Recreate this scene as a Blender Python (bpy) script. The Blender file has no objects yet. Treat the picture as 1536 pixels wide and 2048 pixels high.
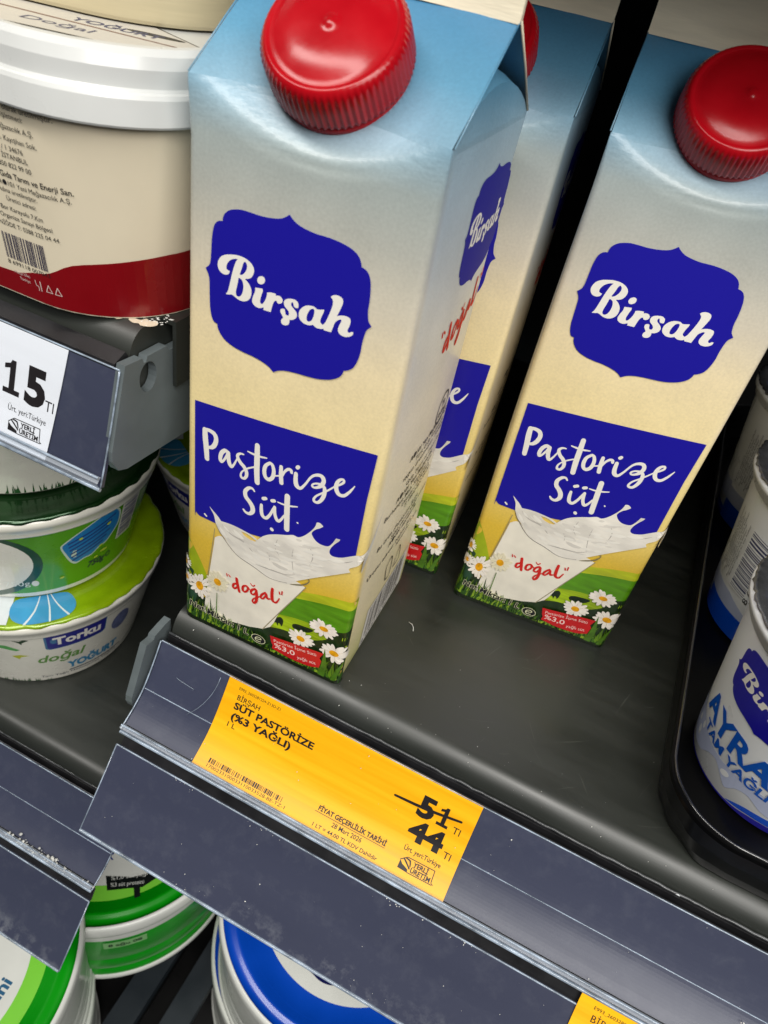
import bpy, math, random
import numpy as np
from mathutils import Matrix, Vector
from mathutils.geometry import delaunay_2d_cdt
SC = bpy.context.scene
COL = SC.collection
S = 0.001                      # all sizes below are written in millimetres
random.seed(7)

# ------------------------------------------------------------------ camera
cam_d = bpy.data.cameras.new('camera'); cam = bpy.data.objects.new('camera', cam_d); COL.objects.link(cam)
SC.camera = cam
yaw, pitch, roll = 0.290127716, -0.684042030, 0.224343551
Mr = (Matrix.Rotation(yaw, 4, 'Z') @ Matrix.Rotation(math.pi/2+pitch, 4, 'X') @ Matrix.Rotation(roll, 4, 'Z'))
cam.matrix_world = Matrix.Translation(Vector((124.159, -168.980, 237.649))*S) @ Mr
cam_d.sensor_fit = 'VERTICAL'; cam_d.sensor_height = 36; cam_d.sensor_width = 27
cam_d.lens = 1459.5/2048*36
cam_d.clip_start = 0.005; cam_d.clip_end = 50
cam_d.dof.use_dof = True; cam_d.dof.focus_distance = 0.27; cam_d.dof.aperture_fstop = 22

# ------------------------------------------------------------------ light
W = bpy.data.worlds.new('World'); SC.world = W; W.use_nodes = True
W.node_tree.nodes['Background'].inputs[0].default_value = (0.80, 0.88, 1.0, 1)
W.node_tree.nodes['Background'].inputs[1].default_value = WORLD_STRENGTH = 0.035
def area(name, loc, target, sx, sy, power, color):
    d = bpy.data.lights.new(name, 'AREA'); d.shape = 'RECTANGLE'; d.size = sx; d.size_y = sy
    d.energy = power; d.color = color
    o = bpy.data.objects.new(name, d); COL.objects.link(o)
    o.location = loc
    o.rotation_euler = (Vector(target)-Vector(loc)).to_track_quat('-Z', 'Y').to_euler()
    return o
# ceiling tube lamps over the aisle in front of the shelves, and the wide bright ceiling further back
area('ceiling_lamp', (-0.05, -0.62, 1.22), (0.05, 0.02, 0.1), 1.7, 0.22, 20, (1.0, 0.965, 0.91))
area('ceiling_lamp', (1.15, -1.05, 1.15), (0.08, 0.0, 0.08), 1.5, 0.8, 29, (1.0, 0.975, 0.94))
SC.view_settings.view_transform = 'Standard'; SC.view_settings.look = 'None'
SC.view_settings.exposure = 0.0; SC.view_settings.gamma = 1.0
SC.view_settings.use_curve_mapping = False
SC.cycles.max_bounces = 6; SC.cycles.transparent_max_bounces = 12
SC.cycles.use_denoising = True

# ------------------------------------------------------------------ helpers
def lin(r, g, b):
    f = lambda c: (c/255/12.92) if c/255 <= .04045 else ((c/255+.055)/1.055)**2.4
    return (f(r), f(g), f(b), 1)
MATS = {}
def mat(name, color, rough=.45, spec=.5, coat=0., metal=0., var=0., vscale=60., bump=0., bscale=400., speck=None, stretch=None, alpha=None):
    """Principled material; var = colour variation by noise, bump = fine surface relief, speck = (density, colour) small dust flecks"""
    if name in MATS: return MATS[name]
    m = bpy.data.materials.new(name); m.use_nodes = True; nt = m.node_tree; N = nt.nodes; L = nt.links
    p = N['Principled BSDF']
    p.inputs['Base Color'].default_value = color; p.inputs['Roughness'].default_value = rough
    p.inputs['Specular IOR Level'].default_value = spec; p.inputs['Coat Weight'].default_value = coat
    p.inputs['Coat Roughness'].default_value = .12; p.inputs['Metallic'].default_value = metal
    tc = N.new('ShaderNodeTexCoord'); src = tc.outputs['Object']
    if stretch:
        mp = N.new('ShaderNodeMapping'); mp.inputs['Scale'].default_value = stretch; L.new(src, mp.inputs[0]); src = mp.outputs[0]
    colout = None
    if var:
        n = N.new('ShaderNodeTexNoise'); n.inputs['Scale'].default_value = vscale; n.inputs['Detail'].default_value = 6; L.new(src, n.inputs['Vector'])
        mx = N.new('ShaderNodeMix'); mx.data_type = 'RGBA'
        c = color; mx.inputs[6].default_value = (c[0]*(1-var), c[1]*(1-var), c[2]*(1-var), 1)
        mx.inputs[7].default_value = (min(1, c[0]*(1+var)), min(1, c[1]*(1+var)), min(1, c[2]*(1+var)), 1)
        mr = N.new('ShaderNodeMapRange'); mr.inputs[1].default_value = .3; mr.inputs[2].default_value = .7
        L.new(n.outputs[0], mr.inputs[0]); L.new(mr.outputs[0], mx.inputs[0]); colout = mx.outputs[2]
        mr2 = N.new('ShaderNodeMapRange'); mr2.inputs[1].default_value = .3; mr2.inputs[2].default_value = .7
        mr2.inputs[3].default_value = rough*.8; mr2.inputs[4].default_value = min(1, rough*1.25)
        L.new(n.outputs[0], mr2.inputs[0]); L.new(mr2.outputs[0], p.inputs['Roughness'])
    if speck:
        v = N.new('ShaderNodeTexVoronoi'); v.inputs['Scale'].default_value = speck[0]; L.new(tc.outputs['Object'], v.inputs['Vector'])
        sx = N.new('ShaderNodeSeparateColor'); L.new(v.outputs['Color'], sx.inputs[0])
        th = N.new('ShaderNodeMath'); th.operation = 'MULTIPLY'; L.new(sx.outputs[0], th.inputs[0]); L.new(sx.outputs[1], th.inputs[1])
        th2 = N.new('ShaderNodeMath'); th2.operation = 'MULTIPLY'; L.new(th.outputs[0], th2.inputs[0]); th2.inputs[1].default_value = speck[2]
        lt = N.new('ShaderNodeMath'); lt.operation = 'LESS_THAN'; L.new(v.outputs['Distance'], lt.inputs[0])
        sb = N.new('ShaderNodeMath'); sb.operation = 'SUBTRACT'; L.new(th2.outputs[0], sb.inputs[0]); sb.inputs[1].default_value = speck[2]*.55
        L.new(sb.outputs[0], lt.inputs[1])
        mx = N.new('ShaderNodeMix'); mx.data_type = 'RGBA'; L.new(lt.outputs[0], mx.inputs[0])
        if colout: L.new(colout, mx.inputs[6])
        else: mx.inputs[6].default_value = color
        mx.inputs[7].default_value = speck[1]; colout = mx.outputs[2]
    if colout: L.new(colout, p.inputs['Base Color'])
    if bump:
        n = N.new('ShaderNodeTexNoise'); n.inputs['Scale'].default_value = bscale; n.inputs['Detail'].default_value = 5; L.new(src, n.inputs['Vector'])
        b = N.new('ShaderNodeBump'); b.inputs['Strength'].default_value = bump; b.inputs['Distance'].default_value = .0006
        L.new(n.outputs[0], b.inputs['Height']); L.new(b.outputs[0], p.inputs['Normal'])
    if alpha is not None:
        p.inputs['Alpha'].default_value = alpha
    MATS[name] = m
    return m
def add_dust(m, bands, base=.10, scale=70):
    """grey dust and rubbed patches over a plastic part; bands = (z low, z high, amount) in metres along the part"""
    nt = m.node_tree; N = nt.nodes; L = nt.links; p = N['Principled BSDF']
    tc = N.new('ShaderNodeTexCoord'); sx = N.new('ShaderNodeSeparateXYZ'); L.new(tc.outputs['Object'], sx.inputs[0])
    n = N.new('ShaderNodeTexNoise'); n.inputs['Scale'].default_value = scale; n.inputs['Detail'].default_value = 8; n.inputs['Roughness'].default_value = .7; n.inputs['Distortion'].default_value = .15
    L.new(tc.outputs['Object'], n.inputs['Vector'])
    n2 = N.new('ShaderNodeTexNoise'); n2.inputs['Scale'].default_value = 14; n2.inputs['Detail'].default_value = 2; L.new(tc.outputs['Object'], n2.inputs['Vector'])
    tot = None
    for z0, z1, am in bands:
        r = N.new('ShaderNodeMapRange'); r.inputs[1].default_value = z1; r.inputs[2].default_value = z0; r.inputs[4].default_value = am; L.new(sx.outputs[2], r.inputs[0])
        if tot:
            ad = N.new('ShaderNodeMath'); ad.operation = 'ADD'; L.new(tot, ad.inputs[0]); L.new(r.outputs[0], ad.inputs[1]); tot = ad.outputs[0]
        else: tot = r.outputs[0]
    q = N.new('ShaderNodeMath'); q.operation = 'MULTIPLY'; L.new(tot, q.inputs[0])
    mr2 = N.new('ShaderNodeMapRange'); mr2.inputs[1].default_value = .42; mr2.inputs[2].default_value = .62; L.new(n2.outputs[0], mr2.inputs[0]); L.new(mr2.outputs[0], q.inputs[1])
    ad = N.new('ShaderNodeMath'); ad.operation = 'ADD'; ad.inputs[1].default_value = base; L.new(q.outputs[0], ad.inputs[0])
    mr = N.new('ShaderNodeMapRange'); mr.inputs[1].default_value = .50; mr.inputs[2].default_value = .68; L.new(n.outputs[0], mr.inputs[0])
    k = N.new('ShaderNodeMath'); k.operation = 'MULTIPLY'; k.use_clamp = True; L.new(ad.outputs[0], k.inputs[0]); L.new(mr.outputs[0], k.inputs[1])
    mx = N.new('ShaderNodeMix'); mx.data_type = 'RGBA'; L.new(k.outputs[0], mx.inputs[0])
    src = p.inputs['Base Color'].links[0].from_socket if p.inputs['Base Color'].links else None
    if src: L.new(src, mx.inputs[6])
    else: mx.inputs[6].default_value = p.inputs['Base Color'].default_value
    mx.inputs[7].default_value = lin(178, 182, 186); L.new(mx.outputs[2], p.inputs['Base Color'])
def flakes(mb, pts, m, seed, rmin, rmax, h=.25):
    """small irregular chips lying at the given points"""
    R = random.Random(seed)
    for P, nrm in pts:
        nrm = Vector(nrm).normalized(); u = nrm.orthogonal().normalized(); w = nrm.cross(u); r = R.uniform(rmin, rmax); k = R.randint(5, 8); a0 = R.uniform(0, 6)
        st = R.uniform(.35, 1); ring = []
        for i in range(k):
            a = a0+2*math.pi*i/k; q = r*R.uniform(.5, 1.2); ring.append(Vector(P)+u*(q*math.cos(a))+w*(q*st*math.sin(a)))
        top = Vector(P)+nrm*R.uniform(.3, 1)*h
        mb.add([x-nrm*.02 for x in ring]+[top], [(i, (i+1) % k, k) for i in range(k)], m)
def clear_mat(name, tint, rough, base_mix):
    """thin clear plastic sheet: mostly transparent, glossy at grazing angles, a little milky"""
    if name in MATS: return MATS[name]
    m = bpy.data.materials.new(name); m.use_nodes = True; nt = m.node_tree; N = nt.nodes; L = nt.links
    for n in list(N): N.remove(n)
    out = N.new('ShaderNodeOutputMaterial'); t = N.new('ShaderNodeBsdfTransparent'); t.inputs[0].default_value = tint
    g = N.new('ShaderNodeBsdfPrincipled'); g.inputs['Base Color'].default_value = (.75, .82, .9, 1); g.inputs['Roughness'].default_value = rough
    f0 = N.new('ShaderNodeLayerWeight'); f = N.new('ShaderNodeMath'); f.operation = 'POWER'; f.inputs[1].default_value = 4; L.new(f0.outputs['Facing'], f.inputs[0])
    a = N.new('ShaderNodeMath'); a.operation = 'ADD'; a.use_clamp = True; a.inputs[1].default_value = base_mix; fh = N.new('ShaderNodeMath'); fh.operation = 'MULTIPLY'; fh.inputs[1].default_value = .6; L.new(f.outputs[0], fh.inputs[0]); L.new(fh.outputs[0], a.inputs[0])
    mx = N.new('ShaderNodeMixShader'); L.new(a.outputs[0], mx.inputs[0]); L.new(t.outputs[0], mx.inputs[1]); L.new(g.outputs[0], mx.inputs[2])
    L.new(mx.outputs[0], out.inputs[0]); MATS[name] = m
    return m

class MB:
    """collects faces with a material each, built as ONE mesh object"""
    def __init__(s): s.v = []; s.f = []; s.m = []; s.sm = []; s.mats = []
    def mi(s, m):
        if m not in s.mats: s.mats.append(m)
        return s.mats.index(m)
    def add(s, vs, fs, m, smooth=False):
        o = len(s.v); k = s.mi(m); s.v += [tuple(v) for v in vs]
        for f in fs: s.f.append([i+o for i in f]); s.m.append(k); s.sm.append(smooth)
    def box(s, a, b, m):
        (x0, y0, z0), (x1, y1, z1) = a, b
        s.add([(x0,y0,z0),(x1,y0,z0),(x1,y1,z0),(x0,y1,z0),(x0,y0,z1),(x1,y0,z1),(x1,y1,z1),(x0,y1,z1)],
              [(0,3,2,1),(4,5,6,7),(0,1,5,4),(1,2,6,5),(2,3,7,6),(3,0,4,7)], m)
    def lathe(s, prof, m, n=96, c=(0, 0), smooth=True, close_bottom=False, close_top=False):
        o = []
        for r, z in prof:
            for i in range(n):
                a = 2*math.pi*i/n; o.append((c[0]+r*math.sin(a), c[1]-r*math.cos(a), z))
        f = []
        for j in range(len(prof)-1):
            for i in range(n):
                k = (i+1) % n; f.append((j*n+i, j*n+k, (j+1)*n+k, (j+1)*n+i))
        s.add(o, f, m, smooth)
        if close_bottom: s.add(o[:n], [list(range(n))[::-1]], m)
        if close_top: s.add(o[-n:], [list(range(n))], m)
    def grid(s, P, m, smooth=True, flip=False):
        h = len(P); w = len(P[0]); f = []
        for j in range(h-1):
            for i in range(w-1):
                q = (j*w+i, j*w+i+1, (j+1)*w+i+1, (j+1)*w+i); f.append(q[::-1] if flip else q)
        s.add([p for r in P for p in r], f, m, smooth)
    def extrude(s, pts, x0, x1, m, smooth=False, seg=1):
        """closed (y,z) outline pulled along x"""
        n = len(pts)
        for k in range(seg):
            a = x0+(x1-x0)*k/seg; b = x0+(x1-x0)*(k+1)/seg
            vs = [(a, y, z) for y, z in pts]+[(b, y, z) for y, z in pts]
            s.add(vs, [(i, (i+1) % n, n+(i+1) % n, n+i) for i in range(n)], m, smooth)
        tr = cdt([pts])
        for x, fl in ((x0, False), (x1, True)):
            s.add([(x, a, b) for a, b in tr[0]], [t[::-1] if fl else t for t in tr[1]], m)
    def sheet(s, path, x0, x1, m, seg=1):
        s.grid([[(x0+(x1-x0)*k/seg, y, z) for k in range(seg+1)] for y, z in path[::-1]], m, True)
    def build(s, name, parent=None, loc=None, rotz=0):
        me = bpy.data.meshes.new(name); me.from_pydata([(a*S, b*S, c*S) for a, b, c in s.v], [], s.f)
        for m in s.mats: me.materials.append(m)
        me.polygons.foreach_set('material_index', s.m); me.polygons.foreach_set('use_smooth', s.sm); me.update()
        o = bpy.data.objects.new(name, me); COL.objects.link(o)
        if parent: o.parent = parent
        if loc: o.location = Vector(loc)*S
        o.rotation_euler = (0, 0, rotz)
        return o
def thing(name, label, cat, loc=(0, 0, 0), rotz=0, group=None):
    o = bpy.data.objects.new(name, None); COL.objects.link(o); o.empty_display_size = .01
    o.location = Vector(loc)*S; o.rotation_euler = (0, 0, rotz); o['label'] = label; o['category'] = cat
    if group: o['group'] = group
    return o
def tag(o, label, cat, group=None):
    o['label'] = label; o['category'] = cat
    if group: o['group'] = group
    return o
def dup(root, loc, rotz, label):
    r = root.copy(); COL.objects.link(r); r.location = Vector(loc)*S; r.rotation_euler = (0, 0, rotz); r['label'] = label
    for ch in list(root.children):
        c = ch.copy(); COL.objects.link(c); c.parent = r
        for g in list(ch.children):
            d = g.copy(); COL.objects.link(d); d.parent = c
    return r

# ---- flat artwork: outlines, brush strokes and lettering, triangulated without overlaps
def ccw(p):
    a = sum(p[i][0]*p[(i+1) % len(p)][1]-p[(i+1) % len(p)][0]*p[i][1] for i in range(len(p)))
    return p if a > 0 else p[::-1]
def cr(p0, p1, p2, p3, t):
    return tuple(.5*(2*b+(c-a)*t+(2*a-5*b+4*c-d)*t*t+(3*b-a-3*c+d)*t**3) for a, b, c, d in zip(p0, p1, p2, p3))
def smooth(pts, n=4):
    """closed outline through the points; a third element marks a sharp corner"""
    N = len(pts); o = []
    for i in range(N):
        p1, p2 = pts[i], pts[(i+1) % N]; p0, p3 = pts[i-1], pts[(i+2) % N]
        a = p1 if len(p1) > 2 else p0; d = p2 if len(p2) > 2 else p3
        for k in range(n): o.append(cr(a[:2], p1[:2], p2[:2], d[:2], k/n))
    return o
def stroke(st, n=4, k=1.0):
    """brush stroke (x, y, width) -> polygons"""
    q = []
    for i in range(len(st)-1):
        p0 = st[max(i-1, 0)]; p3 = st[min(i+2, len(st)-1)]
        for j in range(n): q.append(cr(p0, st[i], st[i+1], p3, j/n))
    q.append(tuple(st[-1])); o = []
    for i, (x, y, w) in enumerate(q):
        r = max(w*k, .04)/2
        o.append([(x+r*math.cos(a*math.pi/6+.1), y+r*math.sin(a*math.pi/6+.1)) for a in range(12)])
        if i+1 < len(q):
            X, Y, w2 = q[i+1]; d = math.hypot(X-x, Y-y)
            if d < 1e-5: continue
            nx, ny = -(Y-y)/d, (X-x)/d; R = max(w2*k, .04)/2
            o.append([(x+nx*r, y+ny*r), (x-nx*r, y-ny*r), (X-nx*R, Y-ny*R), (X+nx*R, Y+ny*R)])
    return o
def ell(cx, cy, rx, ry, n=20, rot=0):
    c, s_ = math.cos(rot), math.sin(rot); o = []
    for i in range(n):
        a = 2*math.pi*i/n; x, y = rx*math.cos(a), ry*math.sin(a); o.append((cx+x*c-y*s_, cy+x*s_+y*c))
    return o
def rect(x0, y0, x1, y1): return [(x0, y0), (x1, y0), (x1, y1), (x0, y1)]
def cdt(polys, holes=(), grid=None, bounds=None):
    V = []; F = []
    for p in list(polys)+list(holes):
        p = ccw([(float(q[0]), float(q[1])) for q in p])
        if grid:
            d = []
            for i in range(len(p)):
                a, b = p[i], p[(i+1) % len(p)]; k = max(1, math.ceil(abs(b[0]-a[0])/grid[0]), math.ceil(abs(b[1]-a[1])/grid[1]))
                d += [(a[0]+(b[0]-a[0])*t/k, a[1]+(b[1]-a[1])*t/k) for t in range(k)]
            p = d
        o = len(V); V += [Vector(q) for q in p]; F.append(list(range(o, o+len(p))))
    if grid:
        xs = [v.x for v in V]; ys = [v.y for v in V]
        gx, gy = grid
        x = math.floor(min(xs)/gx)*gx+gx*.5137
        while x < max(xs):
            y = math.floor(min(ys)/gy)*gy+gy*.4871
            while y < max(ys): V.append(Vector((x, y))); y += gy
            x += gx
    r = delaunay_2d_cdt(V, [], F, 1, 1e-5)
    vs = [(v.x, v.y) for v in r[0]]; np_ = len(polys); fs = []
    for f, of in zip(r[2], r[5]):
        if any(k >= np_ for k in of) or not of: continue
        fs.append(list(f))
    return vs, fs
_tc = {}
def text(s_, x, y, h, w=None, align='L', bold=0., shear=0., rot=0.):
    """lettering as triangles: baseline at (x, y), capital height h, optional total width w"""
    key = (s_, bold, shear)
    if key not in _tc:
        cu = bpy.data.curves.new('t', 'FONT'); cu.body = s_; cu.size = 1; cu.offset = bold; cu.shear = shear; cu.resolution_u = 3
        ob = bpy.data.objects.new('t', cu); me = bpy.data.meshes.new_from_object(ob)
        vs = [(v.co.x, v.co.y) for v in me.vertices]; me.calc_loop_triangles()
        fs = [tuple(t.vertices) for t in me.loop_triangles]
        bpy.data.objects.remove(ob); bpy.data.curves.remove(cu); bpy.data.meshes.remove(me)
        _tc[key] = (vs, fs)
    vs, fs = _tc[key]
    if not vs: return []
    k = h/.682; x0 = min(v[0] for v in vs); x1 = max(v[0] for v in vs); kx = k if w is None else w/(x1-x0)
    tot = (x1-x0)*kx; off = {'L': 0, 'C': -tot/2, 'R': -tot}[align]; c, sn = math.cos(rot), math.sin(rot); o = []
    for f in fs:
        t = []
        for i in f:
            X = (vs[i][0]-x0)*kx+off; Y = vs[i][1]*k; t.append((x+X*c-Y*sn, y+X*sn+Y*c))
        a = (t[1][0]-t[0][0])*(t[2][1]-t[0][1])-(t[2][0]-t[0][0])*(t[1][1]-t[0][1])
        if abs(a) > 1e-7: o.append(t)
    return o
def tube(mb, pts, r, m, n=6):
    rings = []
    for i, p in enumerate(pts):
        a = Vector(pts[max(i-1, 0)]); b = Vector(pts[min(i+1, len(pts)-1)]); t = (b-a).normalized()
        u = t.orthogonal().normalized() if i == 0 else (u-t*u.dot(t)).normalized(); w = t.cross(u)
        rings.append([Vector(p)+(u*math.cos(k*2*math.pi/n)+w*math.sin(k*2*math.pi/n))*r for k in range(n)])
    vs = [q for R in rings for q in R]; fs = [(j*n+i, j*n+(i+1) % n, (j+1)*n+(i+1) % n, (j+1)*n+i) for j in range(len(rings)-1) for i in range(n)]
    mb.add(vs, fs+[list(range(n))[::-1], [len(vs)-n+i for i in range(n)]], m, True)
class Art:
    """printed layers laid a few hundredths of a millimetre over a surface f(u, v, offset)"""
    def __init__(s, mb, f, grid=None, step=.032, base=.075): s.mb = mb; s.f = f; s.grid = grid; s.k = 0; s.step = step; s.base = base
    def put(s, polys, m, holes=(), same=False, tris=False):
        if not polys: return
        if not same: s.k += 1
        off = s.base+s.step*s.k
        if tris:
            V = [q for p in polys for q in p]; F = [ccwi(polys[i], 3*i) for i in range(len(polys))]
            s.mb.add([s.f(u, v, off) for u, v in V], F, m)
            return
        V, F = cdt(polys, holes, s.grid)
        s.mb.add([s.f(u, v, off) for u, v in V], F, m)
def ccwi(t, o):
    a = (t[1][0]-t[0][0])*(t[2][1]-t[0][1])-(t[2][0]-t[0][0])*(t[1][1]-t[0][1])
    return [o, o+1, o+2] if a > 0 else [o, o+2, o+1]
def bars(x0, y0, x1, y1, n, seed):
    R = random.Random(seed); o = []; ws = [R.choice((1, 1, 2, 3)) for _ in range(2*n)]; k = (x1-x0)/sum(ws); x = x0
    for i, w in enumerate(ws):
        if i % 2 == 0: o.append(rect(x, y0, x+w*k*.92, y1))
        x += w*k
    return o

# ------------------------------------------------------------------ carton artwork (outlines and brush strokes in mm on the front panel)
A_badge=[[31.15,172.74,1],[32.17,171.84],[33.81,170.96],[36.09,170.43],[39.19,170.14],[42.56,170.24],[45.95,170.04],[49.05,169.47],[51.21,168.45],[52.37,167.12],[52.86,165.63,1],[54.08,165.33],[55.06,164.55],[55.82,163.06],[56.27,160.96],[56.59,157.82],[56.61,155.17],[56.83,153.57],[57.27,152.02],[58.37,150.76,1],[57.21,149.42],[56.8,147.7],[56.53,145.13],[56.49,142.24],[56.04,139.51],[55.15,137.13],[53.71,135.75],[52.5,135.18,1],[52.29,134.15],[51.4,132.66],[49.53,131.28],[47.38,130.34],[44.42,129.58],[40.61,129.18],[37.54,128.91],[34.46,128.4],[32.18,127.58],[30.57,126.45,1],[29.0,127.64],[26.54,128.49],[23.31,129.05],[20.09,129.23],[16.84,129.71],[13.97,130.69],[12.09,132.14],[11.02,133.85],[10.77,135.17,1],[9.56,135.42],[8.71,137.0],[8.15,139.77],[7.94,143.32],[7.77,146.82],[7.49,148.82],[6.4,150.78,1],[7.53,151.93],[7.95,153.41],[8.08,155.8],[8.2,159.45],[8.5,162.12],[9.07,163.88],[10.14,164.98],[11.41,165.28,1],[11.55,166.48],[12.22,167.75],[13.44,168.78],[14.85,169.36],[16.96,169.87],[19.44,169.98],[22.62,169.98],[25.4,170.24],[28.14,170.82],[29.79,171.6]]
A_name=[[[14.34,152.3,1],[13.97,151.39],[13.04,150.86],[11.92,150.88],[10.95,151.42],[10.37,152.52],[10.45,153.95],[11.28,155.46],[12.65,156.44],[14.34,157.04],[16.49,157.49],[18.65,157.47],[20.37,156.91],[21.51,156.03],[21.96,154.92],[21.74,153.59],[20.83,152.31],[19.25,151.66,1],[20.46,150.77],[21.32,149.62],[21.61,148.12],[21.21,146.53],[20.17,145.41],[18.76,144.91],[17.31,144.99],[16.0,145.53],[15.19,145.7],[14.24,145.38],[13.34,145.24,1],[13.88,146.15],[14.16,147.12],[14.55,149.0],[14.93,151.13],[15.45,153.42],[16.12,155.58],[16.7,156.45,1],[15.77,156.3],[14.56,155.65],[13.66,154.67],[13.18,153.54],[13.21,152.71],[13.61,152.41]],[[22.69,150.27,1],[24.99,150.68,1],[25.11,150.0],[24.82,148.89],[24.55,147.5],[24.53,146.61],[24.88,146.14],[25.48,146.49],[26.15,147.89],[26.5,149.31],[26.45,150.01,1],[27.5,150.41],[29.03,150.58],[29.23,150.01,1],[29.98,150.32],[30.91,150.2],[31.47,149.52],[31.36,148.76],[30.79,148.22],[30.03,148.11],[29.51,148.66],[28.93,148.24],[28.55,147.23],[28.33,146.13],[28.08,144.78,1],[25.72,144.65,1],[25.73,145.34],[24.51,144.78],[23.24,144.79],[22.24,145.4],[21.95,146.34],[22.24,147.75],[22.68,149.05]],[[36.42,148.82,1],[35.68,148.63],[35.1,148.87],[34.82,149.49],[34.66,149.84],[34.33,149.82],[34.14,149.26],[34.45,148.65],[35.28,148.06],[35.97,147.42],[36.27,146.64],[36.01,145.67],[35.01,144.82],[34.11,144.56,1],[34.18,143.85],[33.95,143.08],[33.22,142.52],[32.29,142.43],[31.68,142.83],[31.63,143.71],[32.15,144.48,1],[31.72,145.07],[31.18,145.78],[31.1,146.58],[31.68,147.06],[32.4,147.02],[32.6,146.26],[32.91,145.63],[33.68,145.69],[33.82,146.39],[33.38,147.12],[32.54,147.71],[32.01,148.4],[31.97,149.4],[32.6,150.19],[33.78,150.67],[35.13,150.83],[36.09,150.41],[36.41,149.74]],[[39.85,150.7],[41.19,150.79],[42.15,150.39],[44.17,150.94,1],[44.12,150.21],[43.7,148.91],[43.43,147.51],[43.67,146.86],[44.32,146.5,1],[44.95,147.45],[45.48,149.09],[45.98,150.84],[46.41,152.98],[46.31,154.35],[45.58,155.08,1],[46.03,155.65],[46.99,156.08],[48.16,156.08],[49.06,155.55],[49.27,154.51],[48.92,152.98],[48.42,151.39],[48.06,150.41,1],[49.23,150.96],[50.66,151.25],[51.88,151.01],[52.25,150.14],[52.09,148.78],[51.76,147.65],[51.85,147.09],[52.38,146.93],[52.9,147.38],[53.48,147.47,1],[53.45,146.78],[52.82,146.02],[51.43,145.38],[50.07,145.43],[49.23,146.01],[48.94,146.94],[49.2,148.2],[49.6,149.5],[49.25,149.82],[48.45,149.25],[47.82,148.45],[47.53,147.33],[47.07,145.25,1],[44.81,145.13,1],[44.67,145.5],[43.9,145.16],[42.54,145.04],[41.4,145.53,1],[40.24,145.01],[38.71,144.98],[37.39,145.7],[36.8,146.82],[36.94,148.33],[37.85,149.65],[38.83,150.36]],[[23.15,152.55],[23.45,153.49],[24.27,154.07],[25.13,154.04],[25.53,153.32],[25.27,152.36],[24.44,151.78],[23.57,151.81]]]
A_name_holes=[[[18.95,156.47],[19.61,155.85],[19.68,154.76],[19.14,153.46],[18.32,152.55],[17.54,152.39],[17.8,153.32],[18.19,154.7],[18.44,155.75]],[[17.29,151.31],[18.25,151.05],[18.78,150.08],[18.92,148.69],[18.63,147.14],[18.05,146.12],[17.27,145.8],[16.7,146.2],[16.59,147.19],[16.88,148.89],[17.12,150.4]],[[40.4,149.94],[41.14,150.05],[41.39,149.27],[41.26,147.92],[40.81,146.6],[40.11,146.06],[39.49,146.14],[39.24,146.93],[39.4,148.15],[39.87,149.33]]]
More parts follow.
